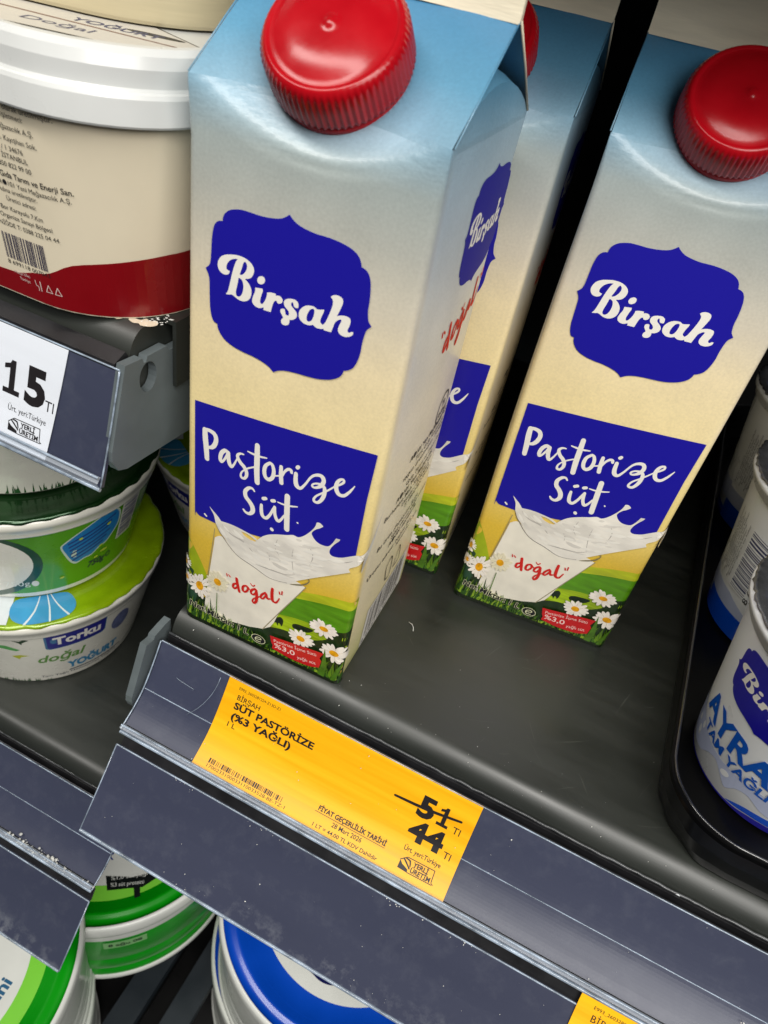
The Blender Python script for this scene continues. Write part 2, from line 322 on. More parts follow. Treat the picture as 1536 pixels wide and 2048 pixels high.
A_past=[[[7.36,95.86,1.87],[7.55,92.83,2.14],[8.04,88.49,2.07],[8.39,84.38,1.83]],[[7.36,95.95,1.27],[9.14,96.26,1.44],[10.98,95.72,1.69],[11.8,93.98,1.69],[11.32,91.52,1.7],[10.17,89.88,1.46],[8.8,89.29,1.03]],[[16.64,90.67,1.27],[15.35,90.97,1.44],[14.05,89.3,1.53],[13.62,87.04,1.46],[14.01,85.82,1.2],[14.93,86.6,0.86],[16.11,89.2,0.93],[16.55,90.86,1.18]],[[16.64,90.67,1.52],[16.84,88.24,1.61],[17.35,86.38,1.54],[18.08,85.54,1.2],[19.08,86.93,0.76],[20.2,89.97,0.59]],[[22.46,92.6,0.58],[21.21,92.37,0.83],[20.26,91.31,1.09],[20.49,90.09,1.34],[21.54,88.73,1.43],[22.88,87.71,1.51],[23.86,86.29,1.43],[24.05,84.51,1.27],[23.29,82.97,1.02],[22.17,82.93,1.02],[21.89,84.22,0.77],[22.64,85.88,0.59],[24.36,87.69,0.63],[26.7,89.34,0.58]],[[27.29,98.33,1.78],[27.53,93.45,2.05],[27.79,88.09,2.08],[28.26,83.52,1.93]],[[24.01,94.5,0.5],[26.01,94.35,0.82],[28.49,94.42,0.82],[31.0,94.95,0.49]],[[32.35,93.62,1.06],[30.85,91.77,1.31],[30.55,89.34,1.49],[31.13,87.29,1.41],[32.43,86.77,1.41],[33.72,88.25,1.4],[33.99,90.91,1.39],[33.3,93.1,1.22],[32.35,93.62,1.06]],[[34.3,89.22,0.66],[36.49,90.22,0.57]],[[36.46,93.94,1.29],[36.64,90.75,1.54],[37.12,87.5,1.56]],[[37.08,90.49,0.98],[37.89,92.6,0.89],[38.98,94.0,1.04],[39.98,94.09,1.2],[40.31,93.25,1.04]],[[42.11,96.05,1.35],[42.45,96.56,1.27]],[[41.86,93.59,1.36],[42.08,90.5,1.61],[42.8,88.76,1.69],[44.17,88.61,1.13],[45.6,90.99,0.8],[46.86,93.86,0.79],[48.05,95.53,0.94],[49.73,96.43,1.25],[51.06,96.24,1.48],[51.66,94.72,1.48],[51.02,92.7,1.41],[49.59,91.34,0.95],[48.35,90.95,0.79],[47.94,91.67,0.71],[49.01,92.72,0.71],[50.95,93.17,0.94],[52.17,92.46,1.25],[52.54,90.34,1.42],[52.08,87.79,1.35],[50.93,85.73,1.12],[49.62,85.43,1.04],[49.18,86.31,0.88],[50.01,88.11,0.72],[52.13,90.37,0.71],[54.2,92.73,0.62],[55.54,94.41,0.54],[57.28,95.99,0.77],[58.31,97.37,0.84],[58.09,98.29,0.84],[57.0,97.83,1.0],[56.15,96.14,1.31],[56.17,93.89,1.55],[57.27,92.12,1.48],[59.03,92.23,1.16],[60.5,94.12,0.92],[61.54,96.19,0.61],[62.1,97.48,0.3]],[[27.44,79.39,0.68],[26.57,80.19,0.94],[25.18,79.68,1.28],[24.0,77.67,1.55],[24.36,75.48,1.73],[25.9,73.99,1.82],[27.1,72.33,1.91],[27.37,70.34,1.74],[26.24,68.66,1.32],[24.69,68.61,1.06],[23.76,69.43,0.79]],[[31.04,77.85,1.36],[31.94,78.42,1.35]],[[34.41,78.49,1.35],[35.23,78.93,1.34]],[[30.54,74.89,1.11],[30.67,72.56,1.38],[31.28,70.34,1.47],[32.76,69.95,1.3],[34.1,72.13,1.11],[35.07,74.96,1.02],[35.59,76.36,0.93]],[[35.59,76.36,1.1],[35.96,73.15,1.28],[37.11,70.95,1.37],[38.25,71.77,1.02],[39.41,74.36,0.76]],[[39.8,83.15,1.98],[40.08,79.13,2.08],[40.49,73.89,2.1],[40.92,68.78,2.04]],[[36.58,79.0,0.5],[38.62,79.0,0.75],[41.11,79.43,0.75],[43.77,80.39,0.49]],[[44.52,73.69,0.59],[44.71,73.54,0.59]],[[35.24,66.05,1.39],[35.43,65.88,1.39]],[[8.0,59.24,0.74],[8.71,58.64,0.74]]]
A_box=[[3.31,105.69,1],[67.43,111.75,1],[66.85,94.28,1],[66.97,68.52,1],[60.12,64.84],[34.97,60.96,1],[16.47,57.49],[12.66,57.15],[7.71,57.2],[5.5,57.36],[4.21,58.61],[3.75,59.94]]
A_splash=[[9.91,63.99,1],[11.68,62.59],[13.62,61.07],[15.04,59.47,1],[18.0,59.95],[21.22,60.08],[24.45,59.83],[27.68,59.41],[30.21,58.31,1],[31.83,60.72],[34.27,62.98],[37.75,64.88],[41.21,66.35],[43.63,67.59],[45.67,67.6],[47.73,69.4],[49.65,72.18],[51.04,74.96],[51.48,77.24,1],[52.67,77.54],[54.01,76.64,1],[52.96,75.34],[51.41,73.97],[50.28,71.91],[50.87,70.4],[52.3,69.02],[54.12,68.45],[56.57,68.81],[57.83,70.39],[58.73,72.66],[59.07,73.73,1],[60.64,73.95,1],[60.18,72.82],[58.98,70.99],[57.84,68.57],[57.66,66.32],[59.05,65.39],[61.92,66.18],[64.6,67.99],[67.23,69.89],[69.04,70.73],[70.59,72.89,1],[69.97,69.52],[68.44,65.6],[65.67,62.83],[66.27,61.26,1],[61.2,57.49],[54.2,52.29],[49.89,48.89],[45.99,45.69],[44.58,43.74],[41.44,42.65],[36.57,42.13],[29.8,44.4],[22.48,46.64],[17.84,51.12],[14.97,53.86],[12.94,56.97],[12.01,60.58],[10.87,62.5]]
A_splash_gap=[[23.43,58.94,1],[26.11,58.92],[29.4,57.76],[29.94,57.6,1],[28.67,56.75],[26.77,57.04],[24.85,57.64]]
A_glass=[[12.6,50.18,1],[15.58,52.23],[20.7,49.01],[30.94,43.8],[45.38,46.37],[50.75,45.18,1],[42.35,27.44],[35.55,12.9],[8.73,6.1,1],[9.35,17.32]]
A_lip=[[44.58,43.74],[47.19,44.52],[50.22,46.1],[51.84,48.1],[52.15,49.82],[51.41,50.27],[51.85,49.31],[51.3,48.2],[49.64,46.46],[47.12,45.17]]
A_line1=[[12.47,54.51,0.27],[11.42,42.78,0.28],[9.32,21.79,0.3]]
A_line2=[[51.09,45.5,0.31],[46.5,35.89,0.32],[42.36,27.3,0.39],[35.56,12.75,0.4]]
A_line3=[[12.94,56.97,0.16],[15.56,52.87,0.33],[21.92,46.67,0.27],[29.52,44.38,0.33],[36.56,42.26,0.22],[43.51,43.62,0.16]]
A_foldl=[[[32.26,55.1,0.11],[35.03,53.98,0.42],[35.81,51.12,0.16]],[[44.3,61.44,0.1],[44.32,56.36,0.36],[45.55,49.81,0.1]],[[49.95,65.65,0.1],[51.96,61.73,0.4],[51.11,56.15,0.1]],[[59.2,64.35,0.1],[63.15,64.6,0.39],[66.3,66.62,0.1]],[[15.36,58.19,0.11],[19.29,55.42,0.49],[24.78,54.41,0.64],[29.34,50.95,0.16]],[[30.23,46.11,0.11],[36.18,46.67,0.48],[42.58,47.51,0.37],[46.62,49.74,0.1]],[[37.96,62.51,0.1],[37.3,58.39,0.31],[39.14,55.52,0.1]]]
A_dogal=[[[18.39,34.58,0.46],[18.7,33.48,0.56]],[[19.28,34.44,0.46],[19.98,33.75,0.56]],[[22.78,34.35,1.22],[23.34,31.59,1.33],[24.31,27.92,1.13]],[[22.77,31.53,0.92],[21.63,30.63,1.03],[21.5,28.93,1.03],[22.4,28.73,0.93],[23.45,30.49,0.72]],[[27.16,32.92,0.81],[25.84,31.85,1.01],[25.76,29.73,1.12],[26.82,29.29,0.92],[27.93,31.29,0.91],[27.37,32.84,0.81],[28.94,31.54,0.61]],[[30.76,33.22,0.9],[29.58,31.91,1.01],[29.34,30.15,0.91],[30.58,30.01,0.91],[31.46,32.01,0.9],[30.96,33.34,0.9]],[[31.39,32.94,1.2],[31.86,29.97,1.31],[31.82,26.99,1.22],[30.9,25.46,1.02],[30.21,26.38,0.82],[30.97,28.14,0.61],[33.36,30.51,0.7]],[[28.85,35.15,0.4],[29.88,34.26,0.55],[30.72,35.25,0.45]],[[35.28,33.75,0.89],[33.87,31.78,1.0],[33.65,30.02,0.9],[34.66,30.15,0.8],[35.73,32.53,0.8]],[[35.67,33.33,1.09],[36.35,31.26,1.1],[37.48,31.59,0.7]],[[38.07,37.51,1.17],[38.11,34.22,1.38],[38.61,31.4,1.29],[40.15,31.13,0.89],[41.29,34.0,0.49]],[[40.96,37.45,0.54],[41.26,36.41,0.59]],[[42.12,38.3,0.58],[42.08,36.63,0.58]]]
A_red=[[39.27,11.81,1],[45.5,12.65],[55.66,14.33],[62.43,15.26,1],[61.12,11.69,1],[62.07,10.35,1],[61.59,6.15,1],[56.89,4.21],[48.51,3.68],[40.68,4.75,1],[40.87,6.84,1],[40.12,8.18,1]]
A_lime=[[48.47,41.75,1],[56.81,44.36],[65.02,46.35],[72.92,49.13,1],[73.64,44.92,1],[66.59,42.28],[57.34,40.3],[46.03,37.19,1]]
A_green=[[47.17,37.98,1],[57.34,40.3],[66.59,42.28],[73.64,44.92,1],[74.64,30.66,1],[70.12,31.83],[61.55,27.17],[54.17,26.67],[40.71,24.91,1]]
A_stripe=[[41.71,25.17,1],[48.15,26.7],[55.06,27.55],[61.55,27.17],[70.8,27.56,1],[69.6,22.69],[60.19,18.77],[50.25,16.69],[37.87,16.01,1]]
A_dark=[[34.86,14.16,1],[42.47,17.09],[47.56,17.81],[55.17,18.39],[62.15,22.78],[63.45,27.68],[70.03,32.43],[73.51,34.59,1],[73.38,-1.87,1],[14.17,-10.5,1],[0.28,1.82,1],[-3.71,2.35,1],[-3.61,18.42],[0.24,19.91],[2.45,16.43],[10.68,15.01],[24.26,13.33]]
A_lefty=[[-3.52,32.18,1],[-0.85,31.71],[2.89,29.26],[9.59,26.8,1],[9.2,20.28],[2.45,16.43],[-3.63,15.02,1]]
A_leftd=[[-3.54,28.98,1],[-0.32,29.44],[3.44,27.62],[2.94,23.42],[5.21,14.59],[0.29,-1.09],[-3.74,-3.51,1]]
A_cow1=[[38.64,19.25],[40.22,21.91],[42.34,23.87],[43.71,23.0],[43.78,20.66],[43.22,18.94],[42.84,19.74],[41.92,20.21],[41.72,18.37],[40.92,19.81]]
A_cow2=[[47.79,22.91],[49.44,24.11],[52.41,24.58],[55.89,24.89],[56.26,23.89],[54.23,21.95],[52.75,21.72],[51.91,20.16],[50.78,21.18],[49.02,20.93],[47.94,21.5]]
A_daisy=[[6.75,21.57,5.63,8.08,0],[14.69,28.02,5.49,6.16,1],[1.05,23.35,2.97,3.99,0],[0.64,31.56,2.39,4.82,0],[52.18,17.76,5.96,5.0,0],[60.7,28.66,6.21,4.11,0],[66.35,17.8,6.41,5.22,0]]
# ------------------------------------------------------------------ milk cartons
WHITE_INK = mat('white_ink', lin(236, 232, 222), .38, coat=.25)
NAVY = mat('navy_ink', lin(26, 20, 150), .36, coat=.3)
RED_INK = mat('red_ink', lin(205, 30, 22), .4, coat=.2)
BLACK_INK = mat('black_ink', (.012, .012, .014, 1), .45)
GREY_INK = mat('grey_ink', lin(60, 55, 50), .5)
def carton_paper():
    m = bpy.data.materials.new('printed_carton'); m.use_nodes = True; nt = m.node_tree; N = nt.nodes; L = nt.links
    p = N['Principled BSDF']; p.inputs['Roughness'].default_value = .37; p.inputs['Coat Weight'].default_value = .14; p.inputs['Coat Roughness'].default_value = .16
    tc = N.new('ShaderNodeTexCoord'); sx = N.new('ShaderNodeSeparateXYZ'); L.new(tc.outputs['Object'], sx.inputs[0])
    def ramp(stops):
        mr = N.new('ShaderNodeMath'); mr.operation = 'DIVIDE'; L.new(sx.outputs[2], mr.inputs[0]); mr.inputs[1].default_value = .225
        r = N.new('ShaderNodeValToRGB'); L.new(mr.outputs[0], r.inputs[0]); e = r.color_ramp.elements
        while len(e) < len(stops): e.new(.5)
        for k, (z, c) in enumerate(stops): e[k].position = z/225; e[k].color = lin(*c)
        r.color_ramp.interpolation = 'LINEAR'; return r.outputs[0]
    front = ramp([(0, (206, 170, 30)), (46, (222, 186, 62)), (66, (230, 204, 118)), (104, (240, 220, 162)), (136, (234, 217, 176)), (154, (212, 203, 182)), (172, (180, 181, 172)), (186, (160, 170, 168)), (198, (126, 162, 182)), (208, (88, 142, 172)), (221, (58, 118, 156))])
    side = ramp([(0, (200, 198, 130)), (30, (238, 224, 182)), (75, (242, 230, 200)), (120, (240, 230, 206)), (150, (214, 214, 208)), (182, (174, 192, 202)), (198, (146, 178, 196)), (222, (76, 134, 172))])
    # the narrow panels carry a plainer print than the front
    m1 = N.new('ShaderNodeMapRange'); m1.inputs[1].default_value = .0008; m1.inputs[2].default_value = .0055; L.new(sx.outputs[1], m1.inputs[0])
    gt = N.new('ShaderNodeMath'); gt.operation = 'LESS_THAN'; gt.inputs[1].default_value = .1965; L.new(sx.outputs[2], gt.inputs[0])
    mu = N.new('ShaderNodeMath'); mu.operation = 'MULTIPLY'; L.new(m1.outputs[0], mu.inputs[0])
    L.new(gt.outputs[0], mu.inputs[1])
    mx = N.new('ShaderNodeMix'); mx.data_type = 'RGBA'; L.new(mu.outputs[0], mx.inputs[0]); L.new(front, mx.inputs[6]); L.new(side, mx.inputs[7])
    # mottled board and small scuffs
    n = N.new('ShaderNodeTexNoise'); n.inputs['Scale'].default_value = 1100; n.inputs['Detail'].default_value = 4; L.new(tc.outputs['Object'], n.inputs['Vector'])
    n2 = N.new('ShaderNodeTexNoise'); n2.inputs['Scale'].default_value = 45; n2.inputs['Detail'].default_value = 5; L.new(tc.outputs['Object'], n2.inputs['Vector'])
    ad = N.new('ShaderNodeMath'); ad.operation = 'ADD'; L.new(n.outputs[0], ad.inputs[0]); L.new(n2.outputs[0], ad.inputs[1])
    mr = N.new('ShaderNodeMapRange'); mr.inputs[1].default_value = .6; mr.inputs[2].default_value = 1.4; mr.inputs[3].default_value = .86; mr.inputs[4].default_value = 1.08; L.new(ad.outputs[0], mr.inputs[0])
    m2 = N.new('ShaderNodeMix'); m2.data_type = 'RGBA'; m2.blend_type = 'MULTIPLY'; m2.inputs[0].default_value = 1
    L.new(mx.outputs[2], m2.inputs[6]); L.new(mr.outputs[0], m2.inputs[7]); L.new(m2.outputs[2], p.inputs['Base Color'])
    b = N.new('ShaderNodeBump'); b.inputs['Strength'].default_value = .22; b.inputs['Distance'].default_value = .0005
    n3 = N.new('ShaderNodeTexNoise'); n3.inputs['Scale'].default_value = 85; n3.inputs['Detail'].default_value = 4; L.new(tc.outputs['Object'], n3.inputs['Vector'])
    L.new(n3.outputs[0], b.inputs['Height'])
    # the board is creased and wrinkled round the shoulder
    w1 = N.new('ShaderNodeMapRange'); w1.inputs[1].default_value = .184; w1.inputs[2].default_value = .194; L.new(sx.outputs[2], w1.inputs[0])
    w2 = N.new('ShaderNodeMapRange'); w2.inputs[1].default_value = .212; w2.inputs[2].default_value = .203; L.new(sx.outputs[2], w2.inputs[0])
    w3 = N.new('ShaderNodeMath'); w3.operation = 'MULTIPLY'; L.new(w1.outputs[0], w3.inputs[0]); L.new(w2.outputs[0], w3.inputs[1])
    w4 = N.new('ShaderNodeMath'); w4.operation = 'MULTIPLY'; w4.inputs[1].default_value = .24; L.new(w3.outputs[0], w4.inputs[0])
    mp = N.new('ShaderNodeMapping'); mp.inputs['Scale'].default_value = (1, 1, 2.2); mp.inputs['Rotation'].default_value = (0, .5, 0); L.new(tc.outputs['Object'], mp.inputs[0])
    n5 = N.new('ShaderNodeTexNoise'); n5.inputs['Scale'].default_value = 420; n5.inputs['Detail'].default_value = 3; L.new(mp.outputs[0], n5.inputs['Vector'])
    b2 = N.new('ShaderNodeBump'); b2.inputs['Distance'].default_value = .0006; L.new(w4.outputs[0], b2.inputs['Strength']); L.new(n5.outputs[0], b2.inputs['Height']); L.new(b.outputs[0], b2.inputs['Normal'])
    L.new(b2.outputs[0], p.inputs['Normal']); L.new(b2.outputs[0], p.inputs['Coat Normal'])
    return m
PAPER = carton_paper()
FIN = mat('unprinted_board', lin(226, 216, 190), .5, var=.10, vscale=40, stretch=(1, 1, 9), bump=.15, bscale=200)
CAP_RED = mat('red_cap_plastic', (.38, .003, .008, 1), .22, spec=.34, var=.10, vscale=90, bump=.05, bscale=300)
HH, WW, RIDGE = 198.0, 70.0, 221.5
FR = 2.2
def bulge_f(u, v): return .7*math.sin(math.pi*min(max((u-FR)/(WW-2*FR), 0), 1))*math.sin(math.pi*min(max(v/186, 0), 1))
def bulge_s(u, v): return 1.6*math.sin(math.pi*min(max((u-FR)/(WW-2*FR), 0), 1))*math.sin(math.pi*min(max(v/205, 0), 1))
def lean(u, v):
    a = 11.5*max(0, 1-((u-35)/35)**2); t = v-(HH-a)
    y = 0.
    if t > 0: y = .98*t*t/(t+.8)
    y += .55*math.exp(-((t+.6)/.9)**2)*min(1, a/3)      # pressed crease
    return y
FR = 2.2
def carton_front(u, v, off=0.):
    q = math.pi/2*FR
    if u > WW-FR:
        s = u-(WW-FR)
        if s <= q:
            a = s/FR; return (WW-FR+(FR+off)*math.sin(a), FR-(FR+off)*math.cos(a), v)
        return (WW+off+bulge_s(FR+s-q, v), FR+s-q, v)
    if u < FR:
        s = FR-u
        if s <= q:
            a = s/FR; return (FR-(FR+off)*math.sin(a), FR-(FR+off)*math.cos(a), v)
        return (-off-bulge_s(FR+s-q, v), FR+s-q, v)
    return (u, -bulge_f(u, v)-off+lean(u, v), v)
def edge(p): return [(min(max(u if u < 64 else 64+(u-64)*1.7, -2.4), 72.6), v) for u, v in p]
def carton_side(u, v, off=0.): return (WW+bulge_s(u, v)+off, u, v)
def perimeter(v, n=20):
    k = min(1, max(.12, (HH-v)/14)); r = FR*k; P = []
    for i in range(n+1):
        u = r+(WW-2*r)*i/n; P.append((u, -bulge_f(u, v)+lean(u, v), v))
    def fil(cx, cy, a0):
        for j in (1, 2, 3):
            a = a0+math.pi/2*j/4; P.append((cx+r*math.sin(a), cy-r*math.cos(a), v))
    fil(WW-r, r, 0)
    for i in range(13):
        y = r+(WW-2*r)*i/12; P.append((WW+bulge_s(y, v), y, v))
    fil(WW-r, WW-r, math.pi/2)
    for i in range(9): P.append((WW-r-(WW-2*r)*i/8, WW, v))
    fil(r, WW-r, math.pi)
    for i in range(13):
        y = WW-r-(WW-2*r)*i/12; P.append((-bulge_s(y, v), y, v))
    fil(r, r, 3*math.pi/2)
    return P
def carton_body():
    mb = MB(); zs = [0, 1.2]+[6+i*(174-6)/20 for i in range(21)]+[174+i*1.0 for i in range(1, 25)]
    P = [perimeter(z) for z in zs]
    P[0] = [(35+(x-35)*.985, 35+(y-35)*.985, 0) for x, y, z in P[0]]
    n = len(P[0]); vs = [p for r in P for p in r]; fs = []
    for j in range(len(zs)-1):
        for i in range(n): fs.append((j*n+i, j*n+(i+1) % n, (j+1)*n+(i+1) % n, (j+1)*n+i))
    mb.add(vs, fs, PAPER, True); mb.add(P[0], [list(range(n))[::-1]], PAPER)
    top = P[-1][:21]; G = []
    for j in range(13):
        t = j/12; G.append([(x+(WW*i/20-x)*t, y+(35-y)*t-.5*math.sin(math.pi*t)*0, HH+(RIDGE-HH)*t) for i, (x, y, z) in enumerate(top)])
    mb.grid(G, PAPER, True)
    back = [(WW-WW*i/10, WW, HH) for i in range(11)]
    mb.grid([[(x, WW+(35.9-WW)*t, HH+(RIDGE-HH)*t) for x, y, z in back] for t in (0, .25, .5, .75, 1)], PAPER, True)
    for sgn in (1, -1):                       # folded-in gable ends
        X = lambda d: (WW-d) if sgn > 0 else d
        G = []
        for j in range(9):
            t = j/8; row = []
            for i in range(13):
                y = .3+(WW-.6)*i/12; w = 1-abs(y-35)/35; zc = HH+11*math.sin(math.pi*i/12)**.8
                xc = 1.0*math.sin(math.pi*i/12)
                if t < .4:
                    q = t/.4; row.append((X(-bulge_s(y, HH)*(1-q)+xc*q), y, HH+(zc-HH)*q))
                else:
                    q = (t-.4)/.6; row.append((X(xc+24*q*w), y+(35-y)*q*.35, zc+(HH+(RIDGE-HH)*(w**.9)-zc)*q-.6*q))
            G.append(row)
        mb.grid(G[:4], PAPER, True, flip=sgn < 0); mb.grid(G[3:], PAPER, True, flip=sgn < 0)
        tube(mb, [(X(.1), 35.6, RIDGE), (X(-.1), 52, 210.6), (X(-.2), 69.4, HH+.4)], .35, FIN, 5)
        tube(mb, [(X(.1), 34.6, RIDGE), (X(-.1), 18, 210.3), (X(-.2), .6, HH+.2)], .22, PAPER, 5)
    # ---- printed front
    A = Art(mb, carton_front, grid=(.9, 5))
    A.put([edge(smooth([(-2.5, 48.5, 1), (1.5, 43.5), (6, 35.5), (10.2, 26.5, 1), (9.3, 20), (3, 18), (-2.5, 20, 1)]))], mat('print_lime', lin(150, 168, 22), .38, coat=.25, var=.3, vscale=70))
    A.put([edge(smooth(A_green))], mat('print_green', lin(84, 140, 18), .38, coat=.25, var=.35, vscale=60, stretch=(1, 1, 4)))
    A.put([edge(smooth(A_lime))], mat('print_lime2', lin(178, 188, 34), .38, coat=.25, var=.25, vscale=60, stretch=(1, 1, 4)))
    A.put([edge(smooth(A_stripe))], mat('print_meadow', lin(150, 178, 20), .38, coat=.25, var=.45, vscale=60, stretch=(1, 1, 8)), same=True)
    A.put([edge(smooth(A_dark))], mat('print_dark_grass', lin(24, 46, 14), .38, coat=.25, var=.5, vscale=150, stretch=(2, 1, 1)))
    A.put([edge(smooth(A_leftd))], mat('print_teal', lin(34, 66, 44), .38, coat=.25, var=.4, vscale=150), same=False)
    A.put([smooth(A_cow1), smooth(A_cow2)], mat('print_cow', lin(18, 36, 22), .4))
    A.put([smooth(A_box)], NAVY)
    A.put([smooth(A_badge)], NAVY, same=True)
    A.put([smooth(o) for o in A_name], WHITE_INK, [smooth(o) for o in A_name_holes])
    P = []
    for st in A_past: P += stroke(st)
    A.put(P, WHITE_INK, same=True)
    MILK = mat('print_milk', lin(232, 226, 210), .38, coat=.25, var=.09, vscale=90)
    MILK2 = mat('print_milk_splash', lin(226, 221, 210), .34, coat=.3, var=.2, vscale=55, stretch=(1, 1, 2.4), bump=.2, bscale=90)
    SHADE = mat('print_milk_line', lin(176, 170, 162), .4, coat=.2, var=.2, vscale=100)
    A.put([smooth(A_glass)], MILK)
    GL = mat('print_glass_edge', lin(150, 140, 110), .4)
    A.put(stroke(A_line1)+stroke(A_line2), GL)
    A.put([smooth(A_splash)], MILK2, [smooth(A_splash_gap)])
    P = stroke(A_line3)
    A.put(P, mat('print_dark_line', lin(128, 120, 112), .4))
    P = []
    for st in A_foldl: P += stroke(st)
    A.put(P, SHADE, same=True)
    # folds and light in the printed milk
    R = random.Random(21); poly = smooth(A_splash); LT = []; DK = []
    def inside(x, y):
        k = False
        for i in range(len(poly)):
            (x1, y1), (x2, y2) = poly[i-1], poly[i]
            if (y1 > y) != (y2 > y) and x < (x2-x1)*(y-y1)/(y2-y1)+x1: k = not k
        return k
    n_ = 0
    while n_ < 70:
        x, y = R.uniform(11, 66), R.uniform(44, 68); L_ = R.uniform(2, 6); q = []
        for i in range(6):
            a = math.radians(-48+min(1, max(0, (x-14)/30))*62+R.uniform(-7, 7)); q.append((x, y)); x += L_/5*math.cos(a); y += L_/5*math.sin(a)
        if all(inside(a, b+d) and inside(a+d, b) for a, b in q for d in (-.9, .9)):
            w = R.uniform(.5, 1.7); (LT if R.random() < .5 else DK).append([(a, b, w*math.sin(math.pi*(i+.6)/6.2)) for i, (a, b) in enumerate(q)]); n_ += 1
    P = []
    for st in DK: P += stroke(st, 2)
    A.put(P, mat('print_milk_fold', lin(218, 213, 203), .36, coat=.25, var=.12, vscale=90))
    P = []
    for st in LT: P += stroke(st, 2)
    A.put(P, mat('print_milk_light', lin(232, 228, 218), .36, coat=.25, var=.06, vscale=90))
    A.put([smooth(A_lip)], mat('print_glass_rim', lin(120, 112, 84), .4))
    P = []
    for st in A_dogal: P += stroke(st)
    A.put(P, RED_INK, same=True)
    # grass: several tones of blades
    R = random.Random(3)
    tones = [(30, 58, 14), (92, 128, 22), (58, 98, 20), (128, 158, 36), (38, 74, 18)]
    for k, tcol in enumerate(tones):
        B = []
        for i in range(64):
            u = R.uniform(-1.5, 71.5); base = R.uniform(-.2, 5)-.5
            lf = max(0, 1-u/24); hh = R.uniform(4, 9)+lf*R.uniform(3, 13)+(2 if 58 < u < 70 else 0)*R.uniform(0, 2.4)
            if 36 < u < 57: hh *= .45
            base = max(.4, base); top = base+hh*(1-.12*k); w = R.uniform(.35, .8); d = R.gauss(0, 1.6)
            B.append([(u-w, base), (u+w, base), (u+w*.55+d*.4, base+(top-base)*.55), (u+d, top), (u-w*.5+d*.35, base+(top-base)*.5)])
        A.put(B, mat('print_blade_%d' % k if False else 'print_grass_' + ('deep', 'fresh', 'mid', 'bright', 'dim')[k], lin(*tcol), .38, coat=.25, var=.35, vscale=200))
    A.put([rect(-2.0, .3, 72.0, 2.2)], mat('print_ground', lin(16, 26, 8), .38, coat=.2, var=.6, vscale=200))
    # daisies
    PET = mat('print_petal', lin(240, 232, 220), .38, coat=.25, var=.12, vscale=300)
    PETP = mat('print_petal_pale', lin(226, 218, 188), .38, coat=.25, var=.1, vscale=300)
    YEL = mat('print_daisy_eye', lin(226, 160, 8), .4, var=.3, vscale=500)
    for pale in (1, 0):
        P = []; Q = []; E = []
        for (x, y, rx, ry, pl) in A_daisy:
            if pl != pale: continue
            n = 15
            for i in range(n):
                a = 2*math.pi*i/n+R.uniform(-.12, .12); r = R.uniform(.82, 1.05)
                P.append(ell(x+rx*.58*r*math.cos(a), y+ry*.58*r*math.sin(a), rx*.42*r, rx*.15, 10, math.atan2(ry*math.sin(a), rx*math.cos(a))))
                if i % 2: Q.append([(x+rx*.35*math.cos(a+.2), y+ry*.35*math.sin(a+.2)), (x+rx*.85*math.cos(a+.2), y+ry*.85*math.sin(a+.2)), (x+rx*.35*math.cos(a+.28), y+ry*.35*math.sin(a+.28))])
            E.append(ell(x, y, rx*.3, ry*.3))
        A.put(P, PETP if pale else PET)
        A.put(Q, mat('print_petal_line', lin(190, 176, 150), .4))
        A.put(E, YEL)
    A.put([[(61.5, 2), (64.2, 2), (64.6, 9), (62.6, 18.5), (62.2, 9)], [(67, 2), (68.5, 2), (70.5, 15), (68.2, 9)], [(14.5, 8), (15, 8), (14.9, 22), (14.6, 22)]], mat('print_leaf', lin(72, 112, 22), .38, coat=.25, var=.4, vscale=200))
    A.put([smooth(A_red)], mat('print_red_label', lin(200, 22, 26), .38, coat=.25, var=.1, vscale=100))
    T = text('Pastörize İçme Sütü', 41.3, 9.1, 1.55, 18.6, rot=.155)
    T += text('%3,0', 41.6, 6.0, 2.6, 9.2, rot=.05, bold=.01)+text('yağlı süt', 52.0, 5.6, 1.6, 8.2, rot=.16)
    A.put(T, mat('pink_ink', lin(246, 214, 205), .4), tris=True)
    NET = text('Net Miktar: 1 L', 2.3, 8.4, 3.1, 27.5, rot=-.085, bold=.03)
    halo = []
    for k in range(8): halo += [[(a+.14*math.cos(k*math.pi/4), b+.14*math.sin(k*math.pi/4)) for a, b in t] for t in NET]
    A.put(halo, mat('halo_ink', lin(226, 226, 184), .4))
    A.put(NET, BLACK_INK, tris=True)
    eo = ell(34.4, 6.6, 3.2, 2.5, 24)
    A.put([eo], mat('halo_ink', None), [ell(34.4, 6.6, 2.95, 2.25, 24)])
    A.put([ell(34.4, 6.6, 2.95, 2.25, 24)], BLACK_INK, same=True)
    A.put(stroke([(33.2, 6.3, .35), (35.6, 6.9, .35), (35.0, 7.8, .35), (33.6, 7.4, .35), (33.0, 6.2, .35), (33.8, 5.3, .35), (35.5, 5.5, .35)]), mat('halo_ink', None))
    # ---- printed right panel
    B = Art(mb, carton_side, grid=(5, 6))
    mv = lambda p, dx, dy, k=1.0: [tuple([dx+(q[0]-32)*k, dy+(q[1]-150)*k]+list(q[2:])) for q in p]
    mv = lambda p: [tuple([50.5+(q[0]-32.4)*.84, 169.6+(q[1]-149.6)*.76]+list(q[2:])) for q in p]
    B.put([smooth(mv(A_badge))], mat('side_navy_ink', lin(20, 14, 138), .6, spec=.25))
    B.put([smooth(mv(o)) for o in A_name], WHITE_INK, [smooth(mv(o)) for o in A_name_holes])
    P = []
    for st in A_dogal: P += stroke([(47.5+(x-30.5)*1.68, 141.0+(y-32.4)*1.45+(x-30.5)*.12, w*1.6) for x, y, w in st])
    B.put(P, mat('side_red_ink', lin(210, 36, 12), .6, spec=.25))
